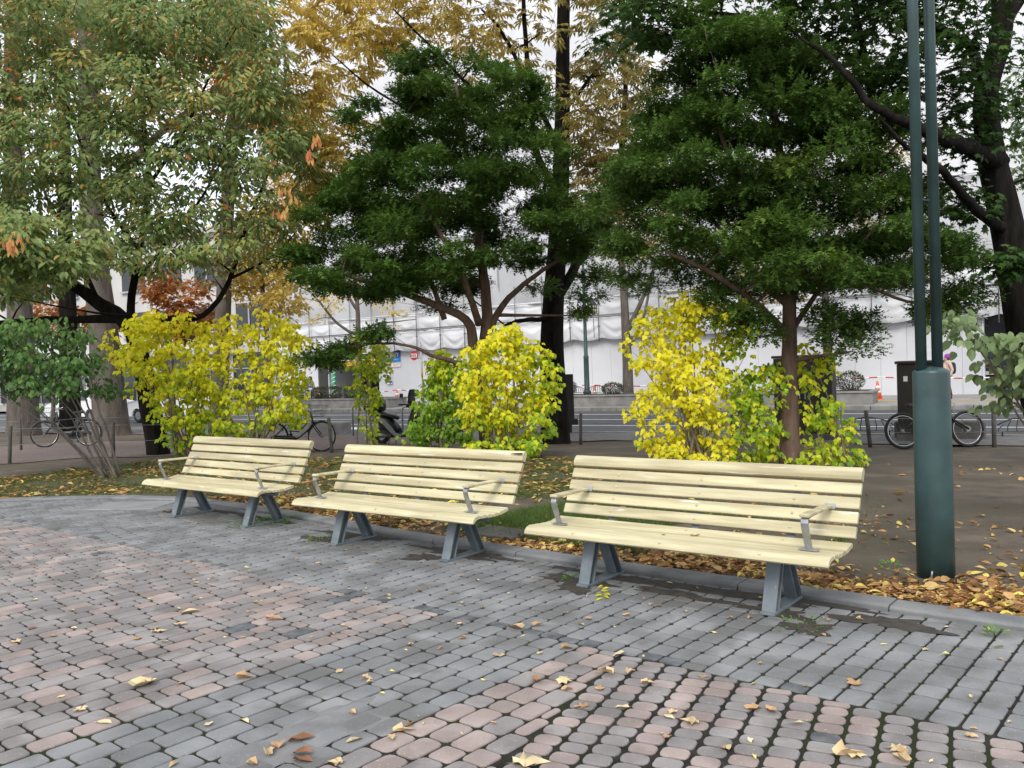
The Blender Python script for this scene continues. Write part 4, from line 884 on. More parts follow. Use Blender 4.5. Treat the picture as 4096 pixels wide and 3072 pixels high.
# hoarding boards at street level; the entrance is left open
ENT = (-33.6, -30.0); e = E_L; hb = {}
while e < -.95:
    w = .98 if e+.98 < -.9 else -.9-e
    if not (e+w > ENT[0]+.02 and e < ENT[1]-.02):
        mb = MB(); ebox(mb, e+.004, e+w-.004, M_WALL-.02 + random.uniform(0, .012), M_WALL+.05, -.17, HT - .02 + .010*(e+20)); bpart(mb, 'hoarding_board', M['hoard'])
    else: w = ENT[1]-e if e >= ENT[0]-.02 else ENT[0]-e if e < ENT[0]-.02 else w
    e += w
# entrance: side walls, ceiling, back wall, dark doors, yellow beam, striped pole
bpart(ebox(MB(), ENT[0]-.06, ENT[0], M_WALL+.055, M_WALL+2.58, -.17, HT), 'entrance_side', M['hoard'])
bpart(ebox(MB(), ENT[1], ENT[1]+.06, M_WALL+.055, M_WALL+2.58, -.17, HT), 'entrance_side', M['hoard'])
bpart(ebox(MB(), ENT[0], ENT[1], M_WALL-.3, M_WALL+2.58, 1.98, 2.06), 'entrance_ceiling', M['sheet_grey'])
bpart(ebox(MB(), ENT[0]+.15, ENT[1]+.1, M_WALL-.42, M_WALL-.31, 1.82, 2.08), 'yellow_beam', M['yellow'])
bpart(ebox(MB(), ENT[0]-.1, ENT[1]+.3, M_WALL-.40, M_WALL-.1, 2.085, 2.16), 'canopy_edge', M['sheet'])
for a, b in ((-35.2, -34.3), (-33.4, -32.75), (-32.55, -31.9), (-31.2, -30.3)):
    dpart = ebox(MB(), a, b, M_WALL+2.5, M_WALL+2.59, -.17, 1.55); o = bpart(dpart, 'glass_door', M['glass_dark'])
    mb = MB(); ebox(mb, a-.03, a, M_WALL+2.46, M_WALL+2.60, -.17, 1.6); ebox(mb, b, b+.03, M_WALL+2.46, M_WALL+2.60, -.17, 1.6); ebox(mb, a, b, M_WALL+2.46, M_WALL+2.60, 1.56, 1.6); ebox(mb, a, b, M_WALL+2.47, M_WALL+2.497, .9, .93)
    mb.build('door_frame', M['pipe'], o)
bpart(ebox(MB(), ENT[0]+1.0, ENT[0]+1.7, M_WALL+1.2, M_WALL+1.5, 1.45, 1.975), 'ceiling_unit', M['pipe'])
# sheeting: draped bulges above the hoarding, flatter sheets higher up
def sheet(name, e0, e1, z0, z1, m, fold, bulge, nx_=14, nz_=12, seed=0, mo=0.0, rib=0.0, grow=0.0):
    q = random.Random(seed); ph = [q.random()*6.28 for _ in range(6)]; V = []; F = []
    for j in range(nz_+1):
        for i in range(nx_+1):
            u, v = i/nx_, j/nz_; z = z0 + (z1-z0)*v
            sag = math.sin(math.pi*u); d = bulge*math.sin(math.pi*min(1, v*1.05))**.8*(.35+.65*sag)
            # swags hung between the upper corners
            w = v + .42*sag*(1-v)**.7; d += fold*(math.sin(w*17+ph[0]) + .6*math.sin(w*29+u*3+ph[1]))*(.25+.75*sag)*(1-.4*v) + fold*.4*math.sin(u*11+ph[2]+v*5)
            d += rib*math.sin(u*math.pi*2*7 + ph[3]) + rib*.7*math.sin(u*41+v*2+ph[4])
            zz = z - .10*grow*sag*(1-v)
            V.append(em(e0 + (e1-e0)*u, M_WALL - mo - d, zz))
    for j in range(nz_):
        for i in range(nx_): a = j*(nx_+1)+i; F.append((a, a+1, a+nx_+2, a+nx_+1))
    mb = MB(); mb.add(V, F); o = bpart(mb, name, m, smooth=True, fix=False); return o
PW = 1.48; k = 0; e = E_L
while e < 6:
    zb = HT + .010*(e+20)
    sheet('draped_sheet', e, e+PW+.02, zb-.10, 3.70 + .012*(e+20), M['sheet'], .027, .13, seed=k, mo=.35, grow=1.2, nx_=18, nz_=20)
    sheet('draped_sheet', e, e+PW+.02, 3.66 + .012*(e+20), 4.52 + .014*(e+20), M['sheet'], .022, .08, seed=k+500, mo=.40, nz_=12)
    mb = MB(); mb.tube([em(e, M_WALL-.62, HT-.25), em(e, M_WALL-.62, 5.4)], .024, 8); bpart(mb, 'scaffold_upright', M['pipe'], smooth=True)
    if k % 3 == 0:
        mb = MB(); mb.tube([em(e+.02, M_WALL-.66, 3.3), em(e+PW*.75, M_WALL-.66, HT-.1)], .018, 6); bpart(mb, 'scaffold_brace', M['pipe'], smooth=True)
    mb = MB(); mb.lathe([(.05, 0), (.05, .09)], em(e, M_WALL-.62, 3.18), 8); bpart(mb, 'clamp', M['pipe'])
    e += PW; k += 1
for z, s_ in ((3.70, .012), (4.53, .014)):
    mb = MB(); mb.tube([em(E_L, M_WALL-.58, z + s_*(E_L+20)), em(6, M_WALL-.58, z + s_*26)], .034, 8); bpart(mb, 'scaffold_ledger', M['pipe_white'] if z > 4 else M['pipe'], smooth=True)
e = E_L; k = 0; UW = 5.13
while e < E_R-.1:
    for j in range(6):
        z0 = 4.5 + j*3.72; grey = (j == 0)
        sheet('upper_sheet', e, e+UW+.02, z0 + (.014*(e+20) if j == 0 else -.06), z0+3.80, M['sheet_grey'] if grey else M['sheet'], .020 if not grey else .05, .10 if not grey else .26, nx_=42, nz_=8, seed=900+k*7+j, mo=.42 + (.0 if grey else .02), rib=.022 if not grey else .006)
    mb = MB(); mb.tube([em(e, M_WALL-.62, 5.4), em(e, M_WALL-.62, 26.6)], .03, 6); bpart(mb, 'scaffold_upright', M['pipe_white'], smooth=True)
    e += UW; k += 1
for j in range(6):
    z = 8.22+j*3.72; mb = MB(); mb.tube([em(E_L, M_WALL-.60, z), em(E_R, M_WALL-.60, z)], .03, 6); bpart(mb, 'scaffold_ledger', M['pipe_white'], smooth=True)
# open shop front at the right end of the hoarding
bpart(ebox(MB(), -.88, 8, M_WALL+1.0, M_WALL+1.1, -.17, 2.9), 'shop_glass', M['glass_dark'])
bpart(ebox(MB(), -.88, 8, M_WALL+.6, M_WALL+.95, .55, .68), 'shop_ledge', M['facade'])
bpart(ebox(MB(), -.88, 8, M_WALL+.7, M_WALL+.98, -.17, .30), 'shop_plinth', M['sign_blue_grey'] if 'sign_blue_grey' in M else mat('blue_grey_panel', (.05, .07, .13), (.06, .08, .14), 3, .5))
bpart(ebox(MB(), -.90, -.82, M_WALL-.05, M_WALL+1.0, -.17, 2.9), 'yellow_edge', M['hoard'])
bpart(ebox(MB(), .9, 1.5, M_WALL-.7, M_WALL-.55, 2.95, 3.2), 'yellow_beam', M['yellow'])
# ---- buildings on the left
nb = thing('grey_building', 'plain grey building with shop windows behind the left trees', 'building'); nb.location = em(-50, M_WALL+1.5, -.17); _no = nb.location.copy()
def npart(mb, name, m, parent=nb):
    o = mb.build(name, m, parent)
    if parent is nb: o.location = -_no
    return o
npart(ebox(MB(), -80, -39.0, M_WALL+1.5, M_WALL+14, -.17, 10.6), 'wall', M['facade2'])
npart(ebox(MB(), -80, -39.0, M_WALL+.9, M_WALL+1.48, 2.9, 3.35), 'fascia', M['facade'])
npart(ebox(MB(), -80.2, -38.9, M_WALL+1.2, M_WALL+14, 10.61, 11.0), 'cornice', M['facade'])
for i in range(11):
    e0 = -78.5 + i*3.6
    o = npart(ebox(MB(), e0, e0+2.9, M_WALL+1.40, M_WALL+1.49, -.05, 2.75), 'shop_window', M['glass_dark'])
    mb = MB(); ebox(mb, e0+1.42, e0+1.5, M_WALL+1.34, M_WALL+1.395, -.05, 2.75); ebox(mb, e0-.05, e0, M_WALL+1.3, M_WALL+1.49, -.05, 2.8); ebox(mb, e0+2.9, e0+2.95, M_WALL+1.3, M_WALL+1.49, -.05, 2.8); ebox(mb, e0, e0+2.9, M_WALL+1.34, M_WALL+1.395, 1.9, 1.97); mb.build('window_frame', M['steel'], o)
    for fl in range(2):
        z0 = 4.4 + fl*3.1; o = npart(ebox(MB(), e0+.3, e0+2.6, M_WALL+1.42, M_WALL+1.49, z0, z0+1.6), 'window', M['glass_dark'])
        mb = MB(); ebox(mb, e0+1.4, e0+1.5, M_WALL+1.36, M_WALL+1.415, z0, z0+1.6); ebox(mb, e0+.2, e0+2.7, M_WALL+1.3, M_WALL+1.49, z0-.12, z0-.01); mb.build('window_frame', M['facade'], o)
tw = thing('grey_tower', 'tall grey concrete building edge left of the white sheeting', 'building'); tw.location = em(-40, M_WALL+3, -.17)
mb = MB(); ebox(mb, -39.35, -37.75, M_WALL+1.0, M_WALL+12, -.17, 30); o = mb.build('wall', M['facade'], tw); o.location = -tw.location
mb = MB(); [ebox(mb, -39.40, -37.70, M_WALL+.93, M_WALL+12.05, 3.2+q*3.3, 3.28+q*3.3) for q in range(8)]; o = mb.build('floor_band', M['facade2'], tw); o.location = -tw.location
# ================================================================ signs on and before the hoarding
def place(o, e, m, z=-.17, rot=0.0): o.location = em(e, m, z); o.rotation_euler = (0, 0, EA+rot); return o
FONT = None
def text(name, body, size, m, parent, loc, align='CENTER'):
    cu = bpy.data.curves.new(name, 'FONT'); cu.body = body; cu.size = size; cu.align_x = align; cu.align_y = 'CENTER'; cu.extrude = .002
    o = bpy.data.objects.new(name, cu); COL.objects.link(o); cu.materials.append(m); bpy.context.view_layer.update(); me = bpy.data.meshes.new_from_object(o.evaluated_get(bpy.context.evaluated_depsgraph_get())); bpy.data.objects.remove(o); o = link(name, me, None); o.parent = parent; o.location = loc; o.rotation_euler = (R(90), 0, 0); return o
def stroke(mb, pts, w=.02, y=-.0): 
    for a, b in zip(pts[:-1], pts[1:]):
        a = Vector((a[0], y, a[1])); b = Vector((b[0], y, b[1])); d = b-a; mb.box((a+b)/2, (d.length+w*.5, .004, w), rot=Matrix.Rotation(-math.atan2(d.z, d.x), 3, 'Y'))
t = thing('bank_sign', 'blue bank sign board fixed to the white hoarding', 'sign'); place(t, -29.2, M_WALL-.06, 0)
mb = MB(); mb.box((0, 0, 2.36), (1.45, .05, .36)); mb.build('board', M['sign_blue'], t); mb = MB(); mb.box((0, 0, 2.075), (1.45, .046, .205)); mb.build('lower_band', M['sign_cyan'], t)
mb = MB()
# the two characters that show, 銀 and 行, in strokes
def gin(x, z, s, mb):
    for q in ([(0, .72), (.22, 1.0), (.44, .72)], [(.08, .66), (.36, .66)], [(.04, .42), (.40, .42)], [(.22, .66), (.22, .06)], [(.02, .06), (.44, .10)], [(.10, .30), (.14, .16)], [(.34, .30), (.30, .16)],
              [(.54, .95), (.54, .08), (.66, .16)], [(.54, .95), (.90, .95), (.90, .52), (.54, .52)], [(.54, .73), (.90, .73)], [(.66, .50), (.96, .04)], [(.94, .36), (.72, .24)]): stroke(mb, [(x+a*s, z+b*s) for a, b in q], .024, -.028)
def gyo(x, z, s, mb):
    for q in ([(.30, .98), (.04, .72)], [(.34, .70), (.02, .42)], [(.22, .54), (.22, .02)], [(.50, .86), (.96, .86)], [(.44, .58), (1.0, .58)], [(.78, .58), (.78, .06), (.66, .12)]): stroke(mb, [(x+a*s, z+b*s) for a, b in q], .026, -.028)
gin(.06, 2.24, .26, mb); gyo(.37, 2.24, .26, mb); mb.build('lettering', M['sign_white'], t)
mb = MB(); [stroke(mb, [(.15+.09*q, 2.06), (.15+.09*q+.05, 2.10)], .018, -.026) for q in range(5)]; mb.build('small_print', M['sign_white'], t)
t = thing('notice_board', 'small white notice with red rule under the blue bank sign', 'sign'); place(t, -28.95, M_WALL-.05, 0)
mb = MB(); mb.box((0, 0, 1.77), (.95, .03, .22)); mb.build('board', M['sign_white'], t); mb = MB(); mb.box((0, -.017, 1.685), (.9, .004, .02)); mb.build('red_rule', M['sign_red'], t)
text('lettering', '03-7613', .13, M['pipe'], t, (.2, -.018, 1.80))
def round_sign(name, label, e, m, zc, rad, pole=True, kind='stop'):
    t = thing(name, label, 'sign'); place(t, e, m)
    if pole: mb = MB(); mb.tube([(.42 if kind == 'stop' else 0, .03, 0), (.34 if kind == 'stop' else 0, .03, zc+.75 if kind == 'stop' else zc+rad*.6)], .035, 10); mb.build('pole', M['steel'], t, smooth=True)
    if kind == 'stop':
        mb = MB(); mb.tube([(.0, .03, zc+.05), (.38, .03, zc+.05)], .02, 6); mb.build('bracket', M['steel'], t)
        mb = MB(); mb.tube([(.40, .0, zc-.8), (.39, .0, zc-.45)], .045, 10); mb.build('yellow_band', M['yellow'], t, smooth=True)
    mb = MB(); mb.tube([(0, -.012, zc+.17), (0, .012, zc+.17)], rad, 28)
    o = mb.build('disc', M['sign_red'] if kind == 'stop' else M['sign_blue'], t)
    if kind == 'stop':
        mb = MB(); mb.box((0, -.016, zc+.17), (rad*1.55, .006, rad*.85)); mb.build('white_bar', M['sign_white'], t)
        mb = MB()
        for q in range(3):                                   # 指定方向外-like small characters on the bar
            x = -rad*.66 + q*rad*.46
            for s_ in ([(0, .9), (.8, .9)], [(.4, 1), (.4, 0)], [(0, .5), (.8, .5)], [(.05, .05), (.75, .05)], [(.1, .9), (.0, .2)]): stroke(mb, [(x + a*rad*.42, zc+.17-rad*.30 + b*rad*.6) for a, b in s_], .016, -.021)
        mb.build('lettering', M['sign_red'], t)
    else:
        mb = MB(); mb.ring((0, -.014, zc+.17), rad*.86, rad*.16, (0, 1, 0), 28, 5, .15); mb.box((0, -.015, zc+.17), (rad*1.5, .004, rad*.26), rot=Matrix.Rotation(R(45), 3, 'Y')); mb.build('red_ring', M['sign_red'], t)
        mb = MB(); mb.box((0, -.002, zc-.10), (.34, .012, .20)); mb.build('plate', M['sign_blue'], t); mb = MB(); mb.box((0, -.010, zc-.135), (.32, .006, .09)); mb.build('plate_lower', M['sign_white'], t)
    return t
round_sign('road_sign', 'round red sign with a white bar on a grey pole before the hoarding', -23.2, 32.2, 2.15, .21)
round_sign('road_sign', 'small round no-parking sign low on the hoarding under the bank sign', -29.25, M_WALL-.06, 1.10, .10, pole=False, kind='park')
round_sign('road_sign', 'small no-parking sign on a short post at the far left of the hoarding', -30.2, 33.0, 1.05, .10, kind='park')
t = thing('striped_pole', 'green and white striped pole standing in the entrance', 'pole'); place(t, -32.75, M_WALL-.55)
mb = MB(); mb.lathe([(.125, 0), (.125, 1.72)], n=16); mb.build('tube', M['green_plastic'], t, smooth=True)
for q in range(7):
    mb = MB(); P = []
    for k in range(9): a = math.pi + k/8*math.pi*1.0; P.append((.128*math.cos(a), .128*math.sin(a), .10 + q*.23 + k*.022))
    for a, b in zip(P[:-1], P[1:]): mb.tube([a, b], .022, 4)
    mb.build('white_stripe', M['sign_white'], t)
mb = MB(); mb.tube([(0, 0, 1.72), (0, 0, 2.1)], .03, 8); mb.build('upper_pipe', M['pipe'], t)
# ================================================================ far pavement furniture
def planter(label, e0, e1, m0=31.9, m1=33.3):
    t = thing('planter', label, 'planter'); place(t, (e0+e1)/2, (m0+m1)/2); L, W = (e1-e0), (m1-m0)
    mb = MB(); mb.box((0, 0, .19), (L, W, .38)); mb.build('wall', M['concrete'], t, bevel=.01); mb = MB(); mb.box((0, 0, .415), (L+.08, W+.08, .07)); mb.build('coping', M['concrete'], t, bevel=.012)
    mb = MB(); mb.box((0, 0, .43), (L-.3, W-.3, .06)); mb.build('soil', M['soil'], t); return t
planter('long concrete planter with clipped shrubs before the entrance', -38.0, -24.5)
planter('concrete planter with the lantern post and grey forked tree', -17.2, -11.0)
planter('concrete planter at the right, with a clipped bush, near the orange cone', -9.2, -4.05)
def hedge(label, e, m, z, rx, ry, rz, n, box=False):
    t = thing('clipped_shrub', label, 'shrub', group='clipped shrubs in the far planters'); place(t, e, m, z)
    mb = MB(); nd = []
    for k in range(7):
        a = k*.9; mb.tube([(.03*math.cos(a), .03*math.sin(a), -.05), (rx*.35*math.cos(a), ry*.35*math.sin(a), rz*.6), (rx*.6*math.cos(a), ry*.6*math.sin(a), rz*1.2)], [.018, .012, .005], 5)
    mb.build('stems', M['twig'], t)
    d = rvec(n)
    if box: d = np.sign(d)*np.abs(d)**.55
    rad = rng.uniform(.72, 1.05, n)[:, None]; P = d*rad*np.array([rx, ry, rz]) + np.array([0, 0, rz]); P[:, 2] = np.maximum(P[:, 2], .05)
    foliage('leaf_mass', M['hedge'], t, NARROW, P, d + rvec(n)*.7, d + rvec(n)*.6, rng.uniform(.05, .09, n), np.clip(rng.normal(.5, .22, n), 0, 1)); return t
hedge('round clipped shrub by the small no-parking post', -30.1, 32.3, .28, .36, .34, .30, 1300)
hedge('long clipped box-shaped shrub before the striped pole', -28.4, 32.3, .28, .72, .34, .28, 2400, True)
hedge('low clipped shrub between the round and the long one', -29.35, 32.6, .28, .22, .25, .17, 600)
hedge('clipped shrub at the right end of the long planter', -26.9, 32.4, .28, .45, .34, .26, 1300, True)
hedge('round clipped shrub left of the lantern post', -15.75, 32.4, .28, .38, .36, .30, 1400)
hedge('low dark clipped shrub at the foot of the forked tree', -13.75, 32.4, .28, .42, .36, .22, 1200)
hedge('bushy clipped shrub left of the orange cone', -4.85, 32.5, .28, .46, .40, .33, 1600)
hedge('long low dark hedge behind the right cabinet', -6.6, 32.8, .28, .95, .3, .22, 1700, True)
for k, (e0, e1, lab) in enumerate(((-39.5, -36.5, 'brown clipped hedge seen left of the white car'), (-36.0, -33.2, 'brown clipped hedge seen right of the white car'))): hedge(lab, (e0+e1)/2, 32.4, .28, 1.2, .4, .36, 2200, True)
def low_rail(label, e, m, z, L=1.05, H=.40, dens=7, grp='low fan-patterned railings', mtl='black_metal', post=True):
    t = thing('low_railing', label, 'railing', group=grp); place(t, e, m, z)
    arc = [(x*L/2, 0, H - .16*abs(x)**2.2*(1 if dens else 0)) for x in np.linspace(-1, 1, 13)]
    mb = MB(); mb.tube(arc, .014, 6); mb.build('top_rail', M[mtl], t, smooth=True); mb = MB(); mb.tube([(-L/2, 0, .10), (L/2, 0, .10)], .012, 6); mb.build('bottom_rail', M[mtl], t)
    for k in range(dens):
        u = -1 + 2*k/(dens-1); x = u*L/2*.98; zt = H - .16*abs(u)**2.2; xm = x*.80
        mb = MB(); mb.tube([(x*.98, 0, .10), (x*.98, 0, .10+(zt-.1)*.45), (xm, 0, zt - .004 if abs(u) < .9 else zt)], .010, 5); mb.build('bar', M[mtl], t)
    if post:
        for x in (-L/2+.09, L/2-.09): mb = MB(); mb.tube([(x, 0, -.05), (x, 0, .11)], .018, 6); mb.build('post', M[mtl], t)
    return t
low_rail('low fan-shaped railing right of the left dark cabinet, seen past the post', -2.80, 21.25, -.262)
low_rail('low fan-shaped railing at the right edge behind the mountain bike', .28, 21.25, -.262)
low_rail('low fan-shaped railing seen through the frame of the bicycle by the farthest bench', -19.75, 20.75, -.262)
low_rail('low fan-shaped railing at the left beside the thick grey trunk', -28.6, 21.0, -.262)
low_rail('low fan-shaped railing at the far left edge', -34.6, 21.0, -.262)
for k in range(4): low_rail(('left', 'second', 'third', 'right')[k] + ' black railing panel around the lantern post planter', -16.25+k*1.02, 31.98, .28, L=1.0, H=.36, dens=11, grp='black railing panels on the planters', post=False)
for k in range(2): low_rail(('left', 'right')[k] + ' black railing panel on the planter left of the orange cone', -6.9+k*1.5, 31.98, .28, L=1.45, H=.42, dens=15, grp='black railing panels on the planters', post=False)
for k in range(5): low_rail(('first', 'second', 'third', 'fourth', 'fifth')[k] + ' railing panel from the left on the long planter', -30.9+k*1.15, 31.98, .28, L=1.1, H=.34, dens=11, grp='black railing panels on the planters', post=False)
def block(label, e, m, L, H=.36, mtl='concrete_dark', W=.42):
    mb = MB(); mb.box((0, 0, H/2-.02), (L, W, H+.04), ch=.03); o = mb.build('concrete_block', M[mtl], bevel=.01); place(o, e, m, -.262); tag(o, label, 'block'); return o
block('dark mossy concrete block behind the mountain bike', -1.33, 20.85, 1.75)
block('pale concrete block behind the bicycle by the farthest bench', -18.0, 20.3, 1.7, mtl='concrete')
def hoop(label, e0, e1, m, z, H):
    t = thing('tube_hoop', label, 'barrier', group='grey tubular hoops by the scooter'); place(t, (e0+e1)/2, m, z); L = (e1-e0)/2
    mb = MB(); mb.tube([(-L, 0, -.05), (-L, 0, H-.10), (-L+.04, 0, H-.02), (-L+.12, 0, H), (L-.12, 0, H), (L-.04, 0, H-.02), (L, 0, H-.10), (L, 0, -.05)], .028, 10); mb.build('tube', M['steel'], t, smooth=True)
    mb = MB(); mb.tube([(-L, 0, H*.55), (L, 0, H*.55)], .016, 8); mb.build('cross_bar', M['steel'], t); return t
hoop('grey tubular hoop left of the scooter', -16.35, -15.4, 19.6, -.27, .88)
hoop('lower grey tubular hoop seen behind the scooter seat', -14.75, -14.0, 19.8, -.27, .82)
# lantern post
t = thing('lantern_post', 'dark green street lantern post on the far pavement', 'street lamp'); place(t, -14.95, 32.6, .26)
mb = MB(); mb.lathe([(.16, 0), (.16, .12), (.11, .2), (.105, 1.5), (.115, 1.55), (.08, 1.62), (.065, 3.6), (.055, 5.6)], n=18); mb.build('pole', M['teal'], t, smooth=True)
mb = MB(); mb.tube([(0, 0, 3.85), (.2, 0, 3.95), (.38, 0, 3.9), (.38, 0, 3.8)], .02, 8); mb.build('arm', M['black_metal'], t)
lan = thing_part('lantern', t); lan.location = (.38, 0, 3.28)
mb = MB(); mb.lathe([(.10, 0), (.15, .06), (.155, .36), (.10, .44)], n=8); mb.build('glass', M['lamp_glass'], lan)
mb = MB()
for q in range(8): a = q*math.pi/4; mb.tube([(.105*math.cos(a), .105*math.sin(a), 0), (.16*math.cos(a), .16*math.sin(a), .06), (.165*math.cos(a), .165*math.sin(a), .36)], .011, 5)
for z in (.06, .21, .36): mb.ring((0, 0, z), .163, .012, (0, 0, 1), 16, 5)
mb.lathe([(.17, .37), (.10, .46), (.03, .52)], n=12); mb.build('cage', M['black_metal'], lan)
mb = MB(); mb.tube([(.38, 0, 3.26), (.40, 0, 2.3)], .018, 6); mb.build('hanging_rod', M['pipe'], t)
# cones and barrier tape
def cone(name, label, e, m, H=.70, main='orange', band='sign_white'):
    t = thing(name, label, 'cone', group='traffic cones on the far pavement'); place(t, e, m)
    mb = MB(); mb.box((0, 0, .02), (.38, .38, .04), ch=.03); mb.build('base', M[main], t); f = lambda z: .155 - .125*(z/H)
    mb = MB(); mb.lathe([(f(.04), .04), (f(H*.5), H*.5), (f(H-.02), H-.02), (.012, H)], n=18); mb.build('body', M[main], t, smooth=True)
    for z0, z1 in ((.38, .48), (.58, .74)): mb = MB(); mb.lathe([(f(H*z0)+.004, H*z0), (f(H*z1)+.004, H*z1)], n=18); mb.build('band', M[band], t, smooth=True)
    return t
cone('traffic_cone', 'orange cone with white bands on the far pavement at the right', -4.25, 34.9)
cone('traffic_cone', 'orange and white cone beyond the scooter mirror', -27.1, 36.0)
cone('traffic_cone', 'green cone beside the big black trunk', -15.95, 31.75, .74, 'green_plastic')
cone('traffic_cone', 'orange cone behind the railing left of the lantern post', -15.5, 34.6, .7)
cone('traffic_cone', 'orange cone at the foot of the striped pole', -33.2, 37.0, .7)
cone('traffic_cone', 'orange cone at the right edge before the shop front', .9, 35.0, .6)
def tape(label, pts, z=.72):
    t = thing('barrier_tape', label, 'tape'); t.location = em(*pts[0], z); o0 = t.location.copy(); k = 0
    for (a, b) in zip(pts[:-1], pts[1:]):
        A, B = em(*a, z), em(*b, z); L = (B-A).length; n = int(L/.28)
        for i in range(n):
            p, q = A.lerp(B, i/n), A.lerp(B, (i+1)/n); s1 = -.10*math.sin(math.pi*i/n); s2 = -.10*math.sin(math.pi*(i+1)/n); mb = MB()
            mb.tube([p + Vector((0, 0, s1)) - o0, q + Vector((0, 0, s2)) - o0], .022, 4, cap=False); o = mb.build('red_segment' if k % 2 else 'white_segment', M['sign_red'] if k % 2 else M['sign_white'], t); k += 1
tape('red and white barrier tape before the hoarding at the right', [(-10, 35.0), (-4.25, 34.9), (2.2, 34.9)], .66)
tape('red and white barrier tape before the hoarding behind the lantern post', [(-20.0, 35.2), (-15.95, 34.9), (-11.2, 35.0)], .60)
tape('red and white barrier tape beside the cone beyond the scooter', [(-29.4, 36.2), (-27.1, 36.0), (-23.0, 36.0)], .52)
# ---- cabinets by the road
def cabinet(label, e0, e1, m, H, D=.55):
    t = thing('roadside_cabinet', label, 'cabinet', group='dark roadside cabinets'); place(t, (e0+e1)/2, m, -.262); W = e1-e0
    mb = MB(); mb.box((0, 0, .06), (W+.06, D+.06, .14)); mb.build('plinth', M['concrete_dark'], t, bevel=.01)
    mb = MB(); mb.box((0, 0, .13+(H-.19)/2), (W, D, H-.19)); mb.build('body', M['cabinet'], t, bevel=.008); mb = MB(); mb.box((0, 0, H-.025), (W+.07, D+.07, .06)); mb.build('lid', M['cabinet'], t, bevel=.01)
    for q in (-1, 1):
        mb = MB(); mb.box((q*W/4, -D/2-.008, .13+(H-.19)/2), (W/2-.03, .018, H-.30)); d = mb.build('door', M['cabinet'], t, bevel=.004)
        mb = MB(); mb.box((q*.06, -D/2-.028, H*.52), (.025, .022, .14)); mb.build('handle', M['steel'], d)
        mb = MB(); [mb.box((q*W/4, -D/2-.020, .30+k*.035), (W/2-.14, .008, .014)) for k in range(5)]; mb.build('vent', M['black'], d)
    mb = MB(); mb.box((-W*.3, -D/2-.02, H*.78), (.08, .006, .11)); mb.build('notice', M['sign_white'], t); return t
cabinet('tall dark cabinet behind the reddish yew trunk', -4.60, -3.36, 20.3, 1.86)
cabinet('dark cabinet behind the green lamp post drum', -2.06, -1.22, 20.3, 1.66)
mb = MB(); mb.box((0, 0, .95), (.22, .16, 1.25)); p = gp(1232, 940); t = thing('utility_box', 'narrow dark utility box beside the big black trunk', 'box', (p.x+.05, p.y+.6, -.27)); mb.build('body', M['cabinet'], t, bevel=.008); mb = MB(); mb.tube([(0, 0, -.05), (0, 0, .35)], .045, 10); mb.build('leg', M['cabinet'], t); mb = MB(); mb.box((.03, -.02, .30), (.34, .2, .16)); mb.build('lower_box', M['cabinet'], t, bevel=.01)
# ================================================================ wire fences
def fence(label, posts, wires, H=.78, r=.035, lean=None, grp='post and wire fences'):
    t = thing('wire_fence', label, 'fence', group=grp); b = posts[0].copy(); t.location = b; tops = []
    for k, p in enumerate(posts):
        l = (lean or {}).get(k, (0, 0)); mb = MB(); q = p-b; mb.tube([q + Vector((0, 0, -.1)), q + Vector((l[0]*.6, l[1]*.6, H*.6)), q + Vector((l[0], l[1], H-.015)), q + Vector((l[0], l[1], H))], [r, r, r, r*.7], 10); mb.build('post', M['post'], t, smooth=True); tops.append((q, l))
    for (a, la), (c, lc) in zip(tops[:-1], tops[1:]):
        for h in wires:
            A = a + Vector((la[0]*h/H, la[1]*h/H, h)); B = c + Vector((lc[0]*h/H, lc[1]*h/H, h)); L = (B-A).length; mb = MB()
            mb.tube([A.lerp(B, u) + Vector((0, 0, -.035*L*.25*4*u*(1-u))) for u in np.linspace(0, 1, 7)], .006, 4); mb.build('wire', M['wire'], t)
    return t
fence('wire fence with grey posts along the near side of the gravel path', [gp(-330, 1010), gp(20, 1002), gp(245, 992), gp(470, 986), gp(718, 978)], (.70, .38), .76, .036, lean={1: (.06, 0), 2: (.02, 0), 4: (-.05, 0)})
fence('wire fence with dark posts on the far side of the gravel path', [gp(-260, 985), gp(46, 974), gp(170, 958), gp(320, 950), gp(410, 948)], (.72, .48), .80, .03)
fence('post and wire fence between the big black trunk and the reddish yew trunk', [gp(1254, 960), em(-5.2, 18.7, -.27)], (.50,), .72, .036, lean={0: (.03, 0)})
fence('post and wire fence behind the green lamp post', [gp(1881, 966), gp(2148, 966), gp(2420, 975)], (.58, .30), .74, .040, lean={0: (-.08, 0)})
# ================================================================ bicycles
def wheel(parent, c, Rw, tyre=.022, spokes=14, turn=0.0, hub=.025, rimm='chrome'):
    w = thing_part('wheel', parent); w.location = c; w.rotation_euler = (0, 0, turn)
    mb = MB(); mb.ring((0, 0, 0), Rw-tyre, tyre, (0, 1, 0), 36, 8); mb.build('tyre', M['rubber'], w, smooth=True)
    mb = MB(); mb.ring((0, 0, 0), Rw-tyre*2.1, tyre*.42, (0, 1, 0), 36, 5, 1.3); mb.build('rim', M[rimm], w, smooth=True)
    mb = MB()
    for k in range(spokes): a = 2*math.pi*k/spokes; mb.tube([(hub*math.cos(a), (-1)**k*.025, hub*math.sin(a)), ((Rw-tyre*2.2)*math.cos(a+.2), 0, (Rw-tyre*2.2)*math.sin(a+.2))], .0016, 3, cap=False)
    mb.build('spokes', M['wire'], w); mb = MB(); mb.tube([(0, -.045, 0), (0, .045, 0)], hub, 10); mb.build('hub', M['silver'], w); return w
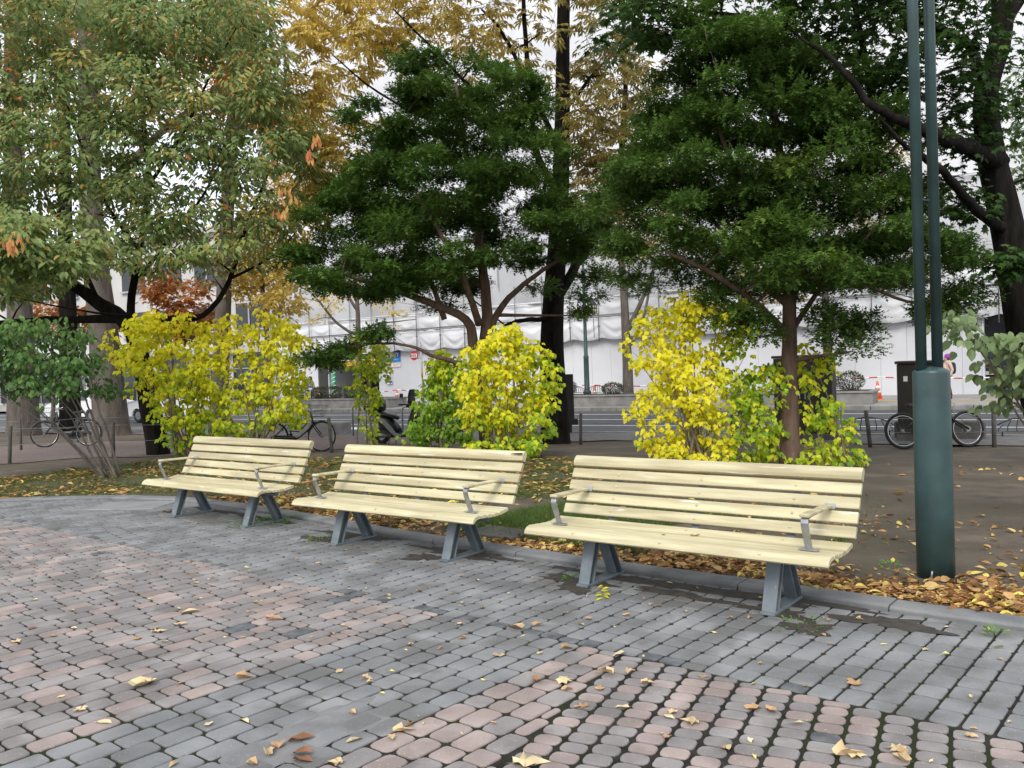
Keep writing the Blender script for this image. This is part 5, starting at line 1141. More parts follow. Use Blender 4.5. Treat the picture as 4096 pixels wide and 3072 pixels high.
def bicycle(label, rear, front, Rw=.335, kind='city', lean=0.0, steer=0.0, frame='black_metal'):
    rear, front = Vector(rear), Vector(front); d = front-rear; t = thing('bicycle', label, 'bicycle', group='parked bicycles'); wb = 1.10 if kind == 'city' else 1.26
    c = (rear+front)/2; d.z = 0; d.normalize(); t.location = (c.x - d.x*wb/2, c.y - d.y*wb/2, min(rear.z, front.z)); t.rotation_euler = (lean, 0, math.atan2(d.y, d.x))
    ty = .019 if kind == 'city' else .030
    wheel(t, (0, 0, Rw), Rw, ty, hub=.03); bb = Vector((.43, 0, .28)); st = Vector((.28, 0, .80 if kind == 'city' else .76)); hd0 = Vector((.90, 0, .62)); hd1 = Vector((.84, 0, .86 if kind == 'city' else .80)); ra = Vector((0, 0, Rw)); fa = Vector((wb, 0, Rw))
    mb = MB()
    if kind == 'city':
        mb.tube([hd0, (.72, 0, .44), (.56, 0, .32), bb], .017, 8); mb.tube([hd1+Vector((.01, 0, -.06)), (.72, 0, .60), (.56, 0, .46), (.37, 0, .48)], .013, 8)
    else:
        mb.tube([hd0+Vector((0, 0, .02)), bb], .024, 8); mb.tube([hd1, (.30, 0, .66)], .020, 8)
    mb.tube([bb, st], .016, 8); mb.tube([hd0, hd1], .019, 8)
    for y in (-.05, .05): mb.tube([bb, ra+Vector((0, y, 0))], .010, 6); mb.tube([st.lerp(bb, .28), ra+Vector((0, y, 0))], .008, 6)
    mb.build('frame', M[frame], t, smooth=True)
    fk = thing_part('fork', t); fk.location = hd0; fk.rotation_euler = (0, 0, steer); L = lambda p: Vector(p)-hd0
    mb = MB()
    for y in (-.055, .055): mb.tube([L((.89, y, .66)), L((.93, y, .55)), L((wb, y, Rw))], .013 if kind == 'city' else .020, 8)
    mb.tube([L((.89, -.06, .66)), L((.89, .06, .66))], .02, 8); mb.build('blades', M[frame] if kind == 'city' else M['black'], fk, smooth=True)
    wheel(fk, L((wb, 0, Rw)), Rw, ty, hub=.03 if kind == 'city' else .055)
    mb = MB(); mb.tube([L(hd1), L((.82, 0, .98 if kind == 'city' else .90))], .013, 8)
    if kind == 'city': mb.tube([L((.62, -.27, 1.01)), L((.72, -.26, 1.02)), L((.80, -.16, .99)), L((.83, 0, .98)), L((.80, .16, .99)), L((.72, .26, 1.02)), L((.62, .27, 1.01))], .011, 8)
    else: mb.tube([L((.76, -.34, .94)), L((.85, -.10, .92)), L((.86, 0, .915)), L((.85, .10, .92)), L((.76, .34, .94))], .013, 8)
    mb.build('handlebar', M['chrome'] if kind == 'city' else M['black'], fk, smooth=True)
    for y in (-1, 1): mb = MB(); mb.tube([L((.62, .27*y, 1.01)), L((.73, .26*y, 1.02))] if kind == 'city' else [L((.74, .35*y, .945)), L((.79, .25*y, .935))], .017, 8); mb.build('grip', M['rubber'], fk)
    mb = MB(); mb.tube([L((.80, .18, 1.0)), L((.74, .22, .97)), L((.72, .25, .96))], .006, 5); mb.tube([L((.80, -.18, 1.0)), L((.74, -.22, .97)), L((.72, -.25, .96))], .006, 5); mb.build('brake_lever', M['silver'], fk)
    sd = MB(); P = [(-.15, -.085, .0), (-.17, 0, .012), (-.15, .085, .0), (-.04, .075, .005), (.06, .030, .0), (.13, .012, -.012), (.13, -.012, -.012), (.06, -.030, 0), (-.04, -.075, .005)]
    top = [Vector(p) + st + Vector((-.01, 0, .11)) for p in P]; bot = [p + Vector((0, 0, -.05)) for p in top]; n = len(P); sd.add(top + bot, [tuple(range(n)), tuple(range(2*n-1, n-1, -1))] + [(i, (i+1) % n, n+(i+1) % n, n+i) for i in range(n)])
    sd.tube([st, st+Vector((-.02, 0, .08))], .013, 8); sd.build('saddle', M['black'], t, bevel=.006)
    mb = MB(); mb.ring(bb, .085, .006, (0, 1, 0), 22, 5); mb.tube([bb+Vector((0, -.07, 0)), bb+Vector((.10, -.075, -.13))], .010, 6); mb.tube([bb+Vector((0, .07, 0)), bb+Vector((-.10, .075, .13))], .010, 6); mb.box(bb+Vector((.10, -.12, -.13)), (.09, .09, .022)); mb.box(bb+Vector((-.10, .12, .13)), (.09, .09, .022)); mb.build('crankset', M['black'], t)
    if kind == 'city':
        mb = MB(); mb.prism([(-.05, .30), (.0, .275), (.43, .185), (.52, .24), (.53, .32), (.45, .375), (.0, .39), (-.05, .36)], -.062, -.048, axes=(0, 2, 1)); mb.build('chain_guard', M['black'], t)
        for nm, par, cc in (('rear_mudguard', t, ra), ('front_mudguard', fk, L(fa))):
            mb = MB(); a0, a1 = (R(20), R(200)) if par is t else (R(30), R(165)); P = [Vector(cc) + Vector((math.cos(a)*(Rw+.018), 0, math.sin(a)*(Rw+.018))) for a in np.linspace(a0, a1, 15)]; vs = []; fs = []
            for p in P: vs += [p+Vector((0, -.028, -.004)), p+Vector((0, 0, .006)), p+Vector((0, .028, -.004))]
            for i in range(14): fs += [(i*3, i*3+1, i*3+4, i*3+3), (i*3+1, i*3+2, i*3+5, i*3+4)]
            mb.add(vs, fs); mb.build(nm, M['black'], par, smooth=True)
        mb = MB(); bx = L((.98, 0, .90)); 
        for z, w, l in ((-.12, .10, .14), (0, .135, .18), (.12, .16, .20)): mb.tube([bx+Vector((-l, -w, z)), bx+Vector((l, -w, z)), bx+Vector((l, w, z)), bx+Vector((-l, w, z)), bx+Vector((-l, -w, z))], .004, 4)
        for k in range(9):
            u = -1+k/4
            for w in (-1, 1): mb.tube([bx+Vector((u*.14, w*.10, -.12)), bx+Vector((u*.20, w*.16, .12))], .0025, 3); mb.tube([bx+Vector((w*.14, u*.10, -.12)), bx+Vector((w*.20, u*.16, .12))], .0025, 3)
            mb.tube([bx+Vector((u*.14, -.10, -.12)), bx+Vector((u*.14, .10, -.12))], .0025, 3)
        mb.build('basket', M['wire'], fk); mb = MB(); mb.tube([(.62, .0, .62), (.62, .0, .61)], .01, 5)
        mb = MB(); mb.tube([(-.18, -.05, .70), (.20, -.05, .72)], .006, 5); mb.tube([(-.18, .05, .70), (.20, .05, .72)], .006, 5); [mb.tube([(x, -.05, .705), (x, .05, .705)], .005, 5) for x in (-.18, -.08, .03, .14)]; mb.tube([(-.08, -.05, .70), ra+Vector((0, -.06, 0))], .005, 5); mb.tube([(-.08, .05, .70), ra+Vector((0, .06, 0))], .005, 5); mb.build('carrier', M['silver'], t)
        mb = MB(); mb.tube([ra+Vector((0, .06, 0)), ra+Vector((-.10, .13, -Rw+.0))], .009, 6); mb.tube([ra+Vector((0, -.06, 0)), ra+Vector((-.10, -.13, -Rw+.0))], .009, 6); mb.build('stand', M['silver'], t)
    else:
        mb = MB(); mb.ring(L(fa)+Vector((0, .05, 0)), .07, .008, (0, 1, 0), 22, 4, .2); mb.build('brake_disc', M['chrome'], fk)
        mb = MB(); mb.tube([L((.86, .05, .9)), L((.95, .10, .82)), L((.93, .07, .68))], .004, 5); mb.tube([L((.86, -.05, .9)), L((.96, -.12, .84)), L((.92, -.06, .7)), L((wb-.04, -.06, .45))], .004, 5); mb.build('cables', M['black'], fk)
        mb = MB(); mb.tube([bb+Vector((-.1, .09, .02)), (.10, .14, .0)], .009, 6); mb.build('kick_stand', M['black'], t)
    return t
b = gp(96, 967); a = b + Vector((1.15, .04, 0)); bicycle('black city bicycle with a wire basket behind the left wire fence', a, b, .34, 'city', R(5), R(38))
b = gp(698, 976); a = b + Vector((-1.12, .10, 0)); bicycle('dark city bicycle behind the right end of the farthest bench', a, b, .34, 'city', R(-6), R(-10))
a = gp(1948, 971); b = a + Vector((1.36, -.02, 0)); bicycle('black mountain bike leaning behind the green lamp post', a, b, .355, 'mtb', R(-7), R(9))
mb = MB(); 
# ================================================================ scooter
a, b = gp(826, 960), gp(915, 962); d = (b-a).normalized(); t = thing('scooter', 'black and silver scooter with a top box, right of the slender sapling', 'scooter', (a.x, a.y, a.z), math.atan2(d.y, d.x)+R(3))
def swheel(nm, x):
    w = thing_part(nm, t); w.location = (x, 0, .22); mb = MB(); mb.ring((0, 0, 0), .165, .055, (0, 1, 0), 30, 10); mb.build('tyre', M['rubber'], w, smooth=True)
    mb = MB(); mb.ring((0, 0, 0), .118, .014, (0, 1, 0), 26, 5, 2.2); mb.tube([(0, -.06, 0), (0, .06, 0)], .045, 12); [mb.tube([(.04*math.cos(q), 0, .04*math.sin(q)), (.12*math.cos(q), 0, .12*math.sin(q))], .012, 6) for q in np.arange(5)*1.2566]; mb.build('rim', M['silver'], w, smooth=True)
swheel('wheel', 0); swheel('wheel', 1.22)
def loft(mb, secs):                                        # sections: (x, half width, z bottom, z top)
    vs = []; n = 12
    for x, w, z0, z1 in secs:
        c, h = (z0+z1)/2, (z1-z0)/2
        for k in range(n): q = 2*math.pi*k/n; vs.append((x, w*math.copysign(abs(math.cos(q))**.7, math.cos(q)), c + h*math.copysign(abs(math.sin(q))**.7, math.sin(q))))
    fs = []
    for i in range(len(secs)-1): fs += [(i*n+k, i*n+(k+1) % n, (i+1)*n+(k+1) % n, (i+1)*n+k) for k in range(n)]
    fs += [tuple(range(n)), tuple(range(len(vs)-1, len(vs)-1-n, -1))]; mb.add(vs, fs)
mb = MB(); loft(mb, [(-.22, .05, .60, .68), (-.10, .13, .50, .74), (.10, .165, .40, .72), (.32, .16, .30, .66), (.48, .14, .24, .50)]); mb.build('tail_body', M['black'], t, smooth=True)
for y in (-1, 1):
    mb = MB(); mb.prism([(-.16, .70), (.02, .70), (.26, .62), (.44, .44), (.56, .30), (.72, .27), (.72, .22), (.52, .22), (.34, .36), (.16, .52), (-.02, .62)], y*.165, y*.182, axes=(0, 2, 1)); mb.build('side_panel', M['silver'], t, bevel=.006)
mb = MB(); loft(mb, [(-.16, .09, .70, .78), (-.02, .13, .71, .81), (.20, .135, .68, .80), (.40, .12, .64, .755), (.50, .08, .62, .71)]); mb.build('seat', M['black'], t, smooth=True)
mb = MB(); loft(mb, [(.46, .15, .20, .30), (.70, .16, .19, .27), (.92, .15, .20, .30)]); mb.build('footboard', M['black'], t, smooth=True)
mb = MB(); loft(mb, [(.88, .17, .22, .52), (.96, .19, .30, .80), (1.02, .17, .40, .92), (1.09, .12, .48, .90), (1.14, .06, .56, .82)]); mb.build('leg_shield', M['black'], t, smooth=True)
mb = MB(); loft(mb, [(1.02, .06, .38, .42), (1.12, .085, .40, .47), (1.26, .09, .42, .475), (1.38, .07, .38, .44)]); mb.build('front_mudguard', M['black'], t, smooth=True)
mb = MB(); mb.tube([(1.00, 0, .80), (1.12, 0, .50), (1.22, .09, .22)], .025, 8); mb.tube([(1.12, 0, .50), (1.22, -.09, .22)], .025, 8); mb.build('fork', M['silver'], t, smooth=True)
mb = MB(); loft(mb, [(.84, .12, .92, 1.0), (.92, .15, .90, 1.05), (1.02, .11, .90, 1.02), (1.08, .06, .90, .97)]); mb.build('headlamp_cowl', M['black'], t, smooth=True)
mb = MB(); mb.tube([(.80, -.34, 1.0), (.88, -.22, 1.0), (.92, 0, .98), (.88, .22, 1.0), (.80, .34, 1.0)], .016, 8); mb.build('handlebar', M['black'], t, smooth=True)
for y in (-1, 1):
    mb = MB(); mb.tube([(.88, y*.20, 1.0), (.86, y*.28, 1.14), (.86, y*.30, 1.18)], .007, 6); loft(mb, [(.84, .045, 1.15, 1.29), (.87, .06, 1.14, 1.30)]) if False else mb.box((.86, y*.31, 1.22), (.03, .13, .10), ch=.012); mb.build('mirror', M['black'], t)
    mb = MB(); mb.tube([(.80, y*.35, 1.0), (.86, y*.27, 1.0)], .02, 8); mb.build('grip', M['rubber'], t)
mb = MB(); mb.prism([(.87, 1.02), (.90, 1.25), (.95, 1.36), (.985, 1.36), (.97, 1.20), (.98, 1.04)], -.11, .11, axes=(0, 2, 1)); mb.build('hand_screen', M['black'], t, bevel=.02)
tb = thing_part('top_box', t)
mb = MB(); loft(mb, [(-.44, .12, .86, 1.08), (-.40, .20, .82, 1.14), (-.18, .22, .80, 1.19), (.02, .20, .81, 1.15), (.06, .12, .85, 1.09)]); mb.build('shell', M['black'], tb, smooth=True)
mb = MB(); mb.ring((-.19, 0, .985), .236, .010, (0, 0, 1), 28, 5); mb.build('seam', M['silver'], tb)
mb = MB(); mb.box((-.20, 0, .76), (.30, .16, .05)); mb.tube([(-.05, -.10, .74), (-.30, -.10, .78)], .012, 6); mb.tube([(-.05, .10, .74), (-.30, .10, .78)], .012, 6); mb.build('carrier', M['black'], t)
mb = MB(); mb.box((-.26, 0, .60), (.05, .14, .07)); mb.build('tail_light', M['sign_red'], t, bevel=.01); mb = MB(); mb.box((-.30, 0, .42), (.012, .20, .11)); mb.build('number_plate', M['sign_white'], t)
mb = MB(); mb.tube([(-.24, -.15, .26), (.15, -.15, .24), (.35, -.12, .22)], [.055, .05, .025], 12); mb.build('exhaust', M['silver'], t, smooth=True); mb = MB(); mb.box((.18, 0, .27), (.46, .20, .18)); mb.build('engine', M['black_metal'], t, bevel=.03)
mb = MB(); mb.tube([(.34, .10, .22), (.30, .17, -.0)], .012, 6); mb.tube([(.34, -.10, .22), (.30, -.17, -.0)], .012, 6); mb.build('stand', M['black_metal'], t)
# ================================================================ cars on the road at the left
def car(label, e, m, flip=1):
    t = thing('car', label, 'car', group='white cars on the road'); t.location = em(e, m, Z_ROAD); t.rotation_euler = (0, 0, EA + (0 if flip > 0 else math.pi))
    prof = [(-2.1, .32), (-2.13, .62), (-2.06, .88), (-1.5, .96), (-1.25, .98), (-.62, 1.40), (-.2, 1.46), (.55, 1.43), (1.12, .98), (1.85, .86), (2.1, .70), (2.14, .42), (2.08, .30), (1.68, .28), (1.62, .46), (1.50, .58), (1.32, .62), (1.14, .58), (1.02, .46), (.96, .27), (-.90, .27), (-.96, .46), (-1.08, .58), (-1.26, .62), (-1.44, .58), (-1.56, .46), (-1.62, .29)]
    vs = []; n = len(prof); ks = [(-.80, .97), (-.84, 1.0), (.84, 1.0), (.80, .97)]
    for y, k in ks:
        for x, z in prof: vs.append((x*k, y*(1 - .17*max(0, (z-.95)/.5)), z))
    fs = [tuple(range(n)), tuple(range(4*n-1, 3*n-1, -1))]
    for j in range(3): fs += [(j*n+i, (j+1)*n+i, (j+1)*n+(i+1) % n, j*n+(i+1) % n) for i in range(n)]
    mb = MB(); mb.add(vs, fs); mb.build('body', M['car_white'], t)
    for y in (-1, 1):
        for P in ([(-1.10, 1.0), (-.58, 1.35), (-.16, 1.40), (-.14, 1.0)], [(-.06, 1.0), (-.08, 1.40), (.52, 1.37), (.98, 1.0)]):
            mb = MB(); f = lambda x, z, q: (x, y*(.842*(1 - .17*max(0, (z-.95)/.5)) + q), z)
            v = [f(x, z, .004) for x, z in P] + [f(x, z, -.02) for x, z in P]; mb.add(v, [(0, 1, 2, 3), (7, 6, 5, 4)] + [(i, (i+1) % 4, 4+(i+1) % 4, 4+i) for i in range(4)]); mb.build('side_window', M['car_glass'], t)
        mb = MB(); mb.box((2.02, y*.62, .66), (.16, .34, .14)); mb.build('headlight', M['chrome'], t, bevel=.03); mb = MB(); mb.box((-2.08, y*.66, .72), (.10, .28, .16)); mb.build('tail_light', M['sign_red'], t, bevel=.03)
        mb = MB(); mb.box((.72, y*.90, 1.0), (.12, .16, .11)); mb.build('wing_mirror', M['car_white'], t, bevel=.03)
        for x in (-1.26, 1.32):
            w = thing_part('wheel', t); w.location = (x, y*.72, .31); mb = MB(); mb.ring((0, 0, 0), .225, .085, (0, 1, 0), 28, 8); mb.build('tyre', M['rubber'], w, smooth=True); mb = MB(); mb.tube([(0, -.07, 0), (0, .07, 0)], .17, 18); mb.build('rim', M['silver'], w)
    for P in ([(.60, 1.42), (1.12, 1.0)], [(-.66, 1.39), (-1.24, 1.0)]):
        (x0, z0), (x1, z1) = P; s_ = 1 if x1 > x0 else -1; mb = MB(); mb.add([(x0+.02*s_, -.60, z0), (x0+.02*s_, .60, z0), (x1+.02*s_, .72, z1), (x1+.02*s_, -.72, z1), (x0-.02*s_, -.60, z0-.02), (x0-.02*s_, .60, z0-.02), (x1-.02*s_, .72, z1-.02), (x1-.02*s_, -.72, z1-.02)], [(0, 1, 2, 3), (7, 6, 5, 4), (0, 4, 5, 1), (1, 5, 6, 2), (2, 6, 7, 3), (3, 7, 4, 0)]); mb.build('windscreen', M['car_glass'], t)
    mb = MB(); mb.box((2.13, 0, .45), (.02, .5, .11)); mb.build('number_plate', M['sign_white'], t)
    return t
car('white car behind the thick trunks at the far left', -36.3, 25.2, -1)
car('white car half hidden behind the wide yellow shrub', -30.6, 25.2, -1)
# ================================================================ two people on the far pavement
def person(label, e, m, face, top, legs, hat=None, pack=False, H=1.6, hairlong=False):
    t = thing('person', label, 'person'); place(t, e, m, -.17, face); k = H/1.7
    J = {'pel': (0, 0, .93), 'sp': (0, 0, 1.12), 'ch': (0, .01, 1.32), 'nk': (0, 0, 1.46), 'hd': (0, -.02, 1.53), 'ht': (0, -.01, 1.64)}
    B = [('pel', 'sp'), ('sp', 'ch'), ('ch', 'nk'), ('nk', 'hd'), ('hd', 'ht')]; RD = {'pel': (.165, .12), 'sp': (.145, .11), 'ch': (.175, .12), 'nk': (.058, .06), 'hd': (.085, .095), 'ht': (.07, .085)}
    for s_, y in (('l', 1), ('r', -1)):
        st = .10 if s_ == 'l' else -.12
        J.update({'hip'+s_: (.09*y, 0, .86), 'kn'+s_: (.095*y, -st*.9, .49), 'an'+s_: (.095*y, -st*.9+.10*(1 if st < 0 else .1), .09), 'to'+s_: (.10*y, -st*.9-.12+.08*(1 if st < 0 else .1), .035), 'sh'+s_: (.19*y, .0, 1.38), 'el'+s_: (.245*y, .03+st*.6, 1.10), 'wr'+s_: (.25*y, -.10+st*.9, .90), 'ha'+s_: (.25*y, -.14+st*.95, .82)})
        B += [('pel', 'hip'+s_), ('hip'+s_, 'kn'+s_), ('kn'+s_, 'an'+s_), ('an'+s_, 'to'+s_), ('ch', 'sh'+s_), ('sh'+s_, 'el'+s_), ('el'+s_, 'wr'+s_), ('wr'+s_, 'ha'+s_)]
        RD.update({'hip'+s_: (.095, .10), 'kn'+s_: (.062, .065), 'an'+s_: (.045, .05), 'to'+s_: (.04, .035), 'sh'+s_: (.075, .075), 'el'+s_: (.052, .052), 'wr'+s_: (.036, .03), 'ha'+s_: (.036, .022)})
    nm = list(J); me = bpy.data.meshes.new('body'); me.from_pydata([tuple(c*k for c in J[q]) for q in nm], [(nm.index(a), nm.index(b)) for a, b in B], []); me.update()
    o = link('body', me, t); sk = o.modifiers.new('skin', 'SKIN'); o.modifiers.new('sub', 'SUBSURF').levels = 2
    for i, q in enumerate(nm): me.skin_vertices[0].data[i].radius = tuple(r*k for r in RD[q]); me.skin_vertices[0].data[i].use_root = (q == 'pel')
    bpy.context.view_layer.update(); dg = bpy.context.evaluated_depsgraph_get(); nme = bpy.data.meshes.new_from_object(o.evaluated_get(dg)); o.modifiers.clear(); o.data = nme
    for q in (M['skin'], top, legs, M['black']): nme.materials.append(q)
    for p in nme.polygons:
        z = p.center.z/k; x = abs(p.center.x)/k; p.use_smooth = True
        p.material_index = 0 if z > 1.455 or (x > .2 and z < .90) else 3 if z < .09 else 2 if (z < .95 and x < .2) else 1
    for x in (-.032, .032): mb = MB(); mb.lathe([(.002, -.010), (.011, -.004), (.011, .004), (.002, .010)], (x*k, -.105*k, 1.575*k), 8); mb.build('eye', M['black'], t)
    mb = MB(); mb.add([(-.014*k, -.105*k, 1.53*k), (.014*k, -.105*k, 1.53*k), (0, -.135*k, 1.535*k), (0, -.107*k, 1.58*k)], [(0, 1, 2), (1, 3, 2), (3, 0, 2), (0, 3, 1)]); mb.build('nose', M['skin'], t)
    mb = MB(); mb.box((0, -.103*k, 1.502*k), (.045*k, .012, .010)); mb.build('mouth', M['cloth_red'], t)
    mb = MB(); pr = [(.004, .155), (.06, .14), (.10, .09), (.112, .03)] + ([(.118, -.06), (.12, -.14), (.10, -.20)] if hairlong else [(.108, -.02)]); mb.lathe([(a*k, b*k) for a, b in pr], (0, .022*k, 1.585*k), 16); mb.build('hat' if hat else 'hair', hat or M['hair'], t, smooth=True)
    if hat: mb = MB(); mb.lathe([(.090*k, .02*k), (.102*k, -.05*k), (.085*k, -.10*k)], (0, .03*k, 1.585*k), 14); mb.build('hair', M['hair'], t, smooth=True)
    mb = MB(); loft(mb, [(-.18*k, .13*k, .84*k, 1.05*k), (-.06*k, .155*k, .80*k, 1.38*k), (.06*k, .155*k, .80*k, 1.38*k), (.18*k, .13*k, .84*k, 1.05*k)]); mb.build('coat', top, t, smooth=True)
    if pack:
        mb = MB(); loft(mb, [(-.15*k, .07*k, .98*k, 1.30*k), (-.10*k, .10*k, .94*k, 1.40*k), (.10*k, .10*k, .94*k, 1.40*k), (.15*k, .07*k, .98*k, 1.30*k)]); o = mb.build('backpack', M['cloth_dark'], t, smooth=True); o.location = (0, .20*k, 0)
    return t
person('person in a purple knitted hat with a dark backpack, walking past the right hoarding', -1.95, 35.2, R(-60), M['cloth_pink'], M['cloth_red'], M['hat'], True, 1.58)
person('person with brown hair and a grey coat behind the round clipped shrub', -31.2, 34.2, R(170), M['cloth_grey'], M['cloth_dark'], None, False, 1.5, True)
# ================================================================ fallen leaves, grass, weeds
def flat_leaf_arrays(P, sz, rnd, curl=.5, tpl=OVATE):
    n = len(P); a = rng.random(n)*6.28; D = np.stack([np.cos(a), np.sin(a), rng.normal(0, .16, n)], 1); Nn = np.array([0, 0, 1.]) + rvec(n)*curl
    return leaves(tpl, P, D, Nn, sz, rnd)
# litter drifted behind the kerb and over the lawn: too many to count
def litter(name, label, n, sfun, sz, tpl, rmean=.5):
    S_ = []
    while len(S_) < n:
        s, r, ok = sfun()
        if ok: S_.append((s, r))
    XY = np.array([tuple(sr(s, r))[:2] for s, r in S_]); z = np.array([soil_z(x, y) for x, y in XY])
    P = np.concatenate([XY, (z + rng.uniform(.004, .030, n))[:, None]], 1); V, T, r_ = flat_leaf_arrays(P, sz[0] + (sz[1]-sz[0])*rng.random(n)**2.0, np.clip(rng.normal(rmean, .28, n), 0, 1), .75, tpl)
    o = np_mesh(name, V, T, M['litter'], None, r_); return tag(o, label, kind='stuff')
def noise2(x, y): return .5 + .25*math.sin(x*2.3+y*1.1+.5) + .25*math.sin(y*3.1-x*1.7+2.0)
def drift():
    s = random.uniform(-6.2, 5.5); r = kerb_r(s) - .20 - abs(random.gauss(0, .34)); return s, r, (noise2(s*1.3, r*2)*.8 + .3 > random.random()) and not (-2.2 < s < -1.0 and random.random() < .7)
def drift_right():
    s = random.uniform(2.6, 6.5); r = kerb_r(s) - .22 - abs(random.gauss(0, .7)); return s, r, noise2(s, r*1.5) + .2 > random.random()
def lawn_left():
    s = random.uniform(-12, -2.5); r = random.uniform(-7.0, -.3) + (0 if s > -7 else (s+7)*-.8); x, y, _ = sr(s, r); return s, r, r < kerb_r(s)-.25 and y < 17.5 and noise2(s*.9, r*1.6) > random.random()*.95
def behind():
    s = random.uniform(-3, 3.5); r = random.uniform(-3.2, -.4); return s, r, noise2(s*1.2, r*1.3)*.8 > random.random()
def soil_back():
    s = random.uniform(-4, 9); r = random.uniform(-9, -2); return s, r, True
litter('leaf_litter', 'drift of brown and yellow fallen leaves along the kerb', 4200, drift, (.035, .13), NARROW, .42)
litter('leaf_litter', 'crumpled broad fallen leaves along the kerb', 2600, drift, (.035, .11), OVATE, .5)
litter('leaf_litter', 'fallen leaves banked around the lamp post at the right', 2600, drift_right, (.03, .11), OVATE, .52)
litter('leaf_litter', 'orange-brown fallen leaves strewn over the left lawn', 7000, lawn_left, (.07, .17), NARROW, .42)
litter('leaf_litter', 'fallen leaves strewn on the grass between the benches', 620, behind, (.07, .13), NARROW, .5)
litter('leaf_litter', 'scattered fallen leaves on the bare soil under the trees', 420, soil_back, (.07, .13), OVATE, .6)
# grass
def grass(label, n, fun, h):
    S_ = []
    while len(S_) < n:
        s, r, ok = fun()
        if ok: S_.append(tuple(sr(s, r))[:2])
    XY = np.array(S_); z = np.array([soil_z(x, y) for x, y in XY]) - .006; P = np.concatenate([XY, z[:, None]], 1); a = rng.random(n)*6.28
    sd = np.stack([np.cos(a), np.sin(a), np.zeros(n)], 1)*.0035; tip = np.stack([rng.normal(0, .45, n), rng.normal(0, .45, n), np.ones(n)], 1)*(h*rng.uniform(.4, 1.2, n))[:, None]
    V = np.stack([P-sd, P+sd, P+tip], 1).reshape(-1, 3); T = np.arange(3*n).reshape(-1, 3); o = np_mesh('grass', V, T, M['grass'], None, np.repeat(np.clip(rng.normal(.45, .22, n), 0, 1), 3)); return tag(o, label, kind='stuff')
def g_left():
    s, r, ok = lawn_left(); return s, r, ok or random.random() < .35 and (r < kerb_r(s)-.22 and sr(s, r)[1] < 17.6)
def g_mid():
    s = random.uniform(-3.2, 1.5); r = -.5 - abs(random.gauss(0, 1.1)); return s, r, math.sin(s*1.9+.6)*math.sin(r*1.7+1) > .1 - .5*(-2.0 < s < .2)
def g_right():
    s = random.uniform(2.9, 6.4); r = -.35 - abs(random.gauss(0, .8)); return s, r, math.sin(s*2.6+1.2)*math.sin(r*2.4) > .15
grass('thin lawn behind the farthest bench', 85000, g_left, .06)
grass('tufts of grass behind the middle bench', 34000, g_mid, .07)
grass('tufts of grass right of the lamp post', 16000, g_right, .08)
def tag_stuff(*a): return tag(foliage(*a), kind='stuff')
def tuft(label, s, r, n=60, h=.07, rad=.10, zz=0.0):
    t = thing('weed', label, 'weed', sr(s, r, zz)); d = rvec(n); P = np.abs(rng.normal(0, 1, (n, 3)))*0 + d*np.array([rad, rad, 0]); P[:, 2] = rng.uniform(.004, h*.5, n)
    tag_stuff('leaf_mass', M['shrub_green'], t, NARROW, P, d*np.array([1, 1, .2]) + np.array([0, 0, .35]), np.array([0, 0, 1.]) + rvec(n)*.4, rng.uniform(.02, .045, n), rng.random(n)*.6); mb = MB()
    for k in range(6): mb.tube([(0, 0, -.01), tuple(P[k]*np.array([.8, .8, 1]))], .0015, 4)
    mb.build('stems', M['grass'], t)
def tw(label, x, y, **kw): p = gp(x, y); s, r = to_sr(p.x, p.y); tuft(label, s, r, **kw)
tw('green weeds at the right foot of the farthest bench', 560, 1133, n=170, rad=.30); tw('green weeds under the right end of the farthest bench', 610, 1122, n=130, rad=.2); tw('tiny weed at the left foot of the middle bench', 700, 1168, n=60, rad=.16)
tw('small weed in a joint left of the nearest bench', 1232, 1252, n=34, rad=.05, h=.05); tw('weed by the kerb at the right edge', 2150, 1372, n=44, rad=.05, h=.06); tw('weed with yellow leaves before the lamp post', 1922, 1226, n=40, rad=.06, h=.08); tw('tiny weeds in the joints below the right foot of the nearest bench', 1722, 1352, n=40, rad=.16, h=.03)
# a dried sprig on the blocks under the nearest bench
p = gp(1300, 1285); t = thing('dried_sprig', 'dried yellow plant sprig lying before the nearest bench', 'sprig', (p.x, p.y, .004)); mb = MB(); mb.tube([(0, -.16, 0), (.01, -.05, .012), (-.01, .05, .01), (.01, .15, .012)], .003, 5); mb.build('stem', M['stem_pale'], t)
n = 16; yy = rng.uniform(-.14, .15, n); tag_stuff('leaf_mass', M['shrub'], t, NARROW, np.stack([rng.normal(0, .01, n), yy, np.full(n, .012)], 1), np.stack([np.sign(rng.normal(size=n)), rng.normal(0, .5, n), rng.normal(0, .2, n)], 1), np.array([0, 0, 1.]) + rvec(n)*.4, rng.uniform(.04, .07, n), rng.uniform(.5, 1, n))
# single leaves on the paving
def leaf_obj(tpl, seed, val, thick=True):
    q = random.Random(seed); V = []
    ca, cb = (q.uniform(.3, 1.1) if tpl is not MAPLE else q.uniform(.05, .35)), q.uniform(-.30, .40)*(1 if tpl is not MAPLE else .5)
    for x, y, z in tpl[0]: V.append((x*(1-.28*ca)*q.uniform(.75, 1.2), y*q.uniform(.88, 1.08), z*.5 + ca*x*x*1.2 + cb*(y-.5)**2 + .07*math.sin(9*x+7*y+seed)))
    V = np.array(V); V[:, 2] -= V[:, 2].min(); n = len(V); T = tpl[1]
    st = np.array([(-.012, 0, V[1, 2]), (.012, 0, V[1, 2]), (.03, -.28, V[1, 2]+.03)]); V = np.concatenate([V, st]); T = np.concatenate([T, [[n, n+1, n+2]]])
    return np_mesh('', V, T, M['dry_leaf'], rnd=np.full(len(V), val), smooth=False)
LM = {}
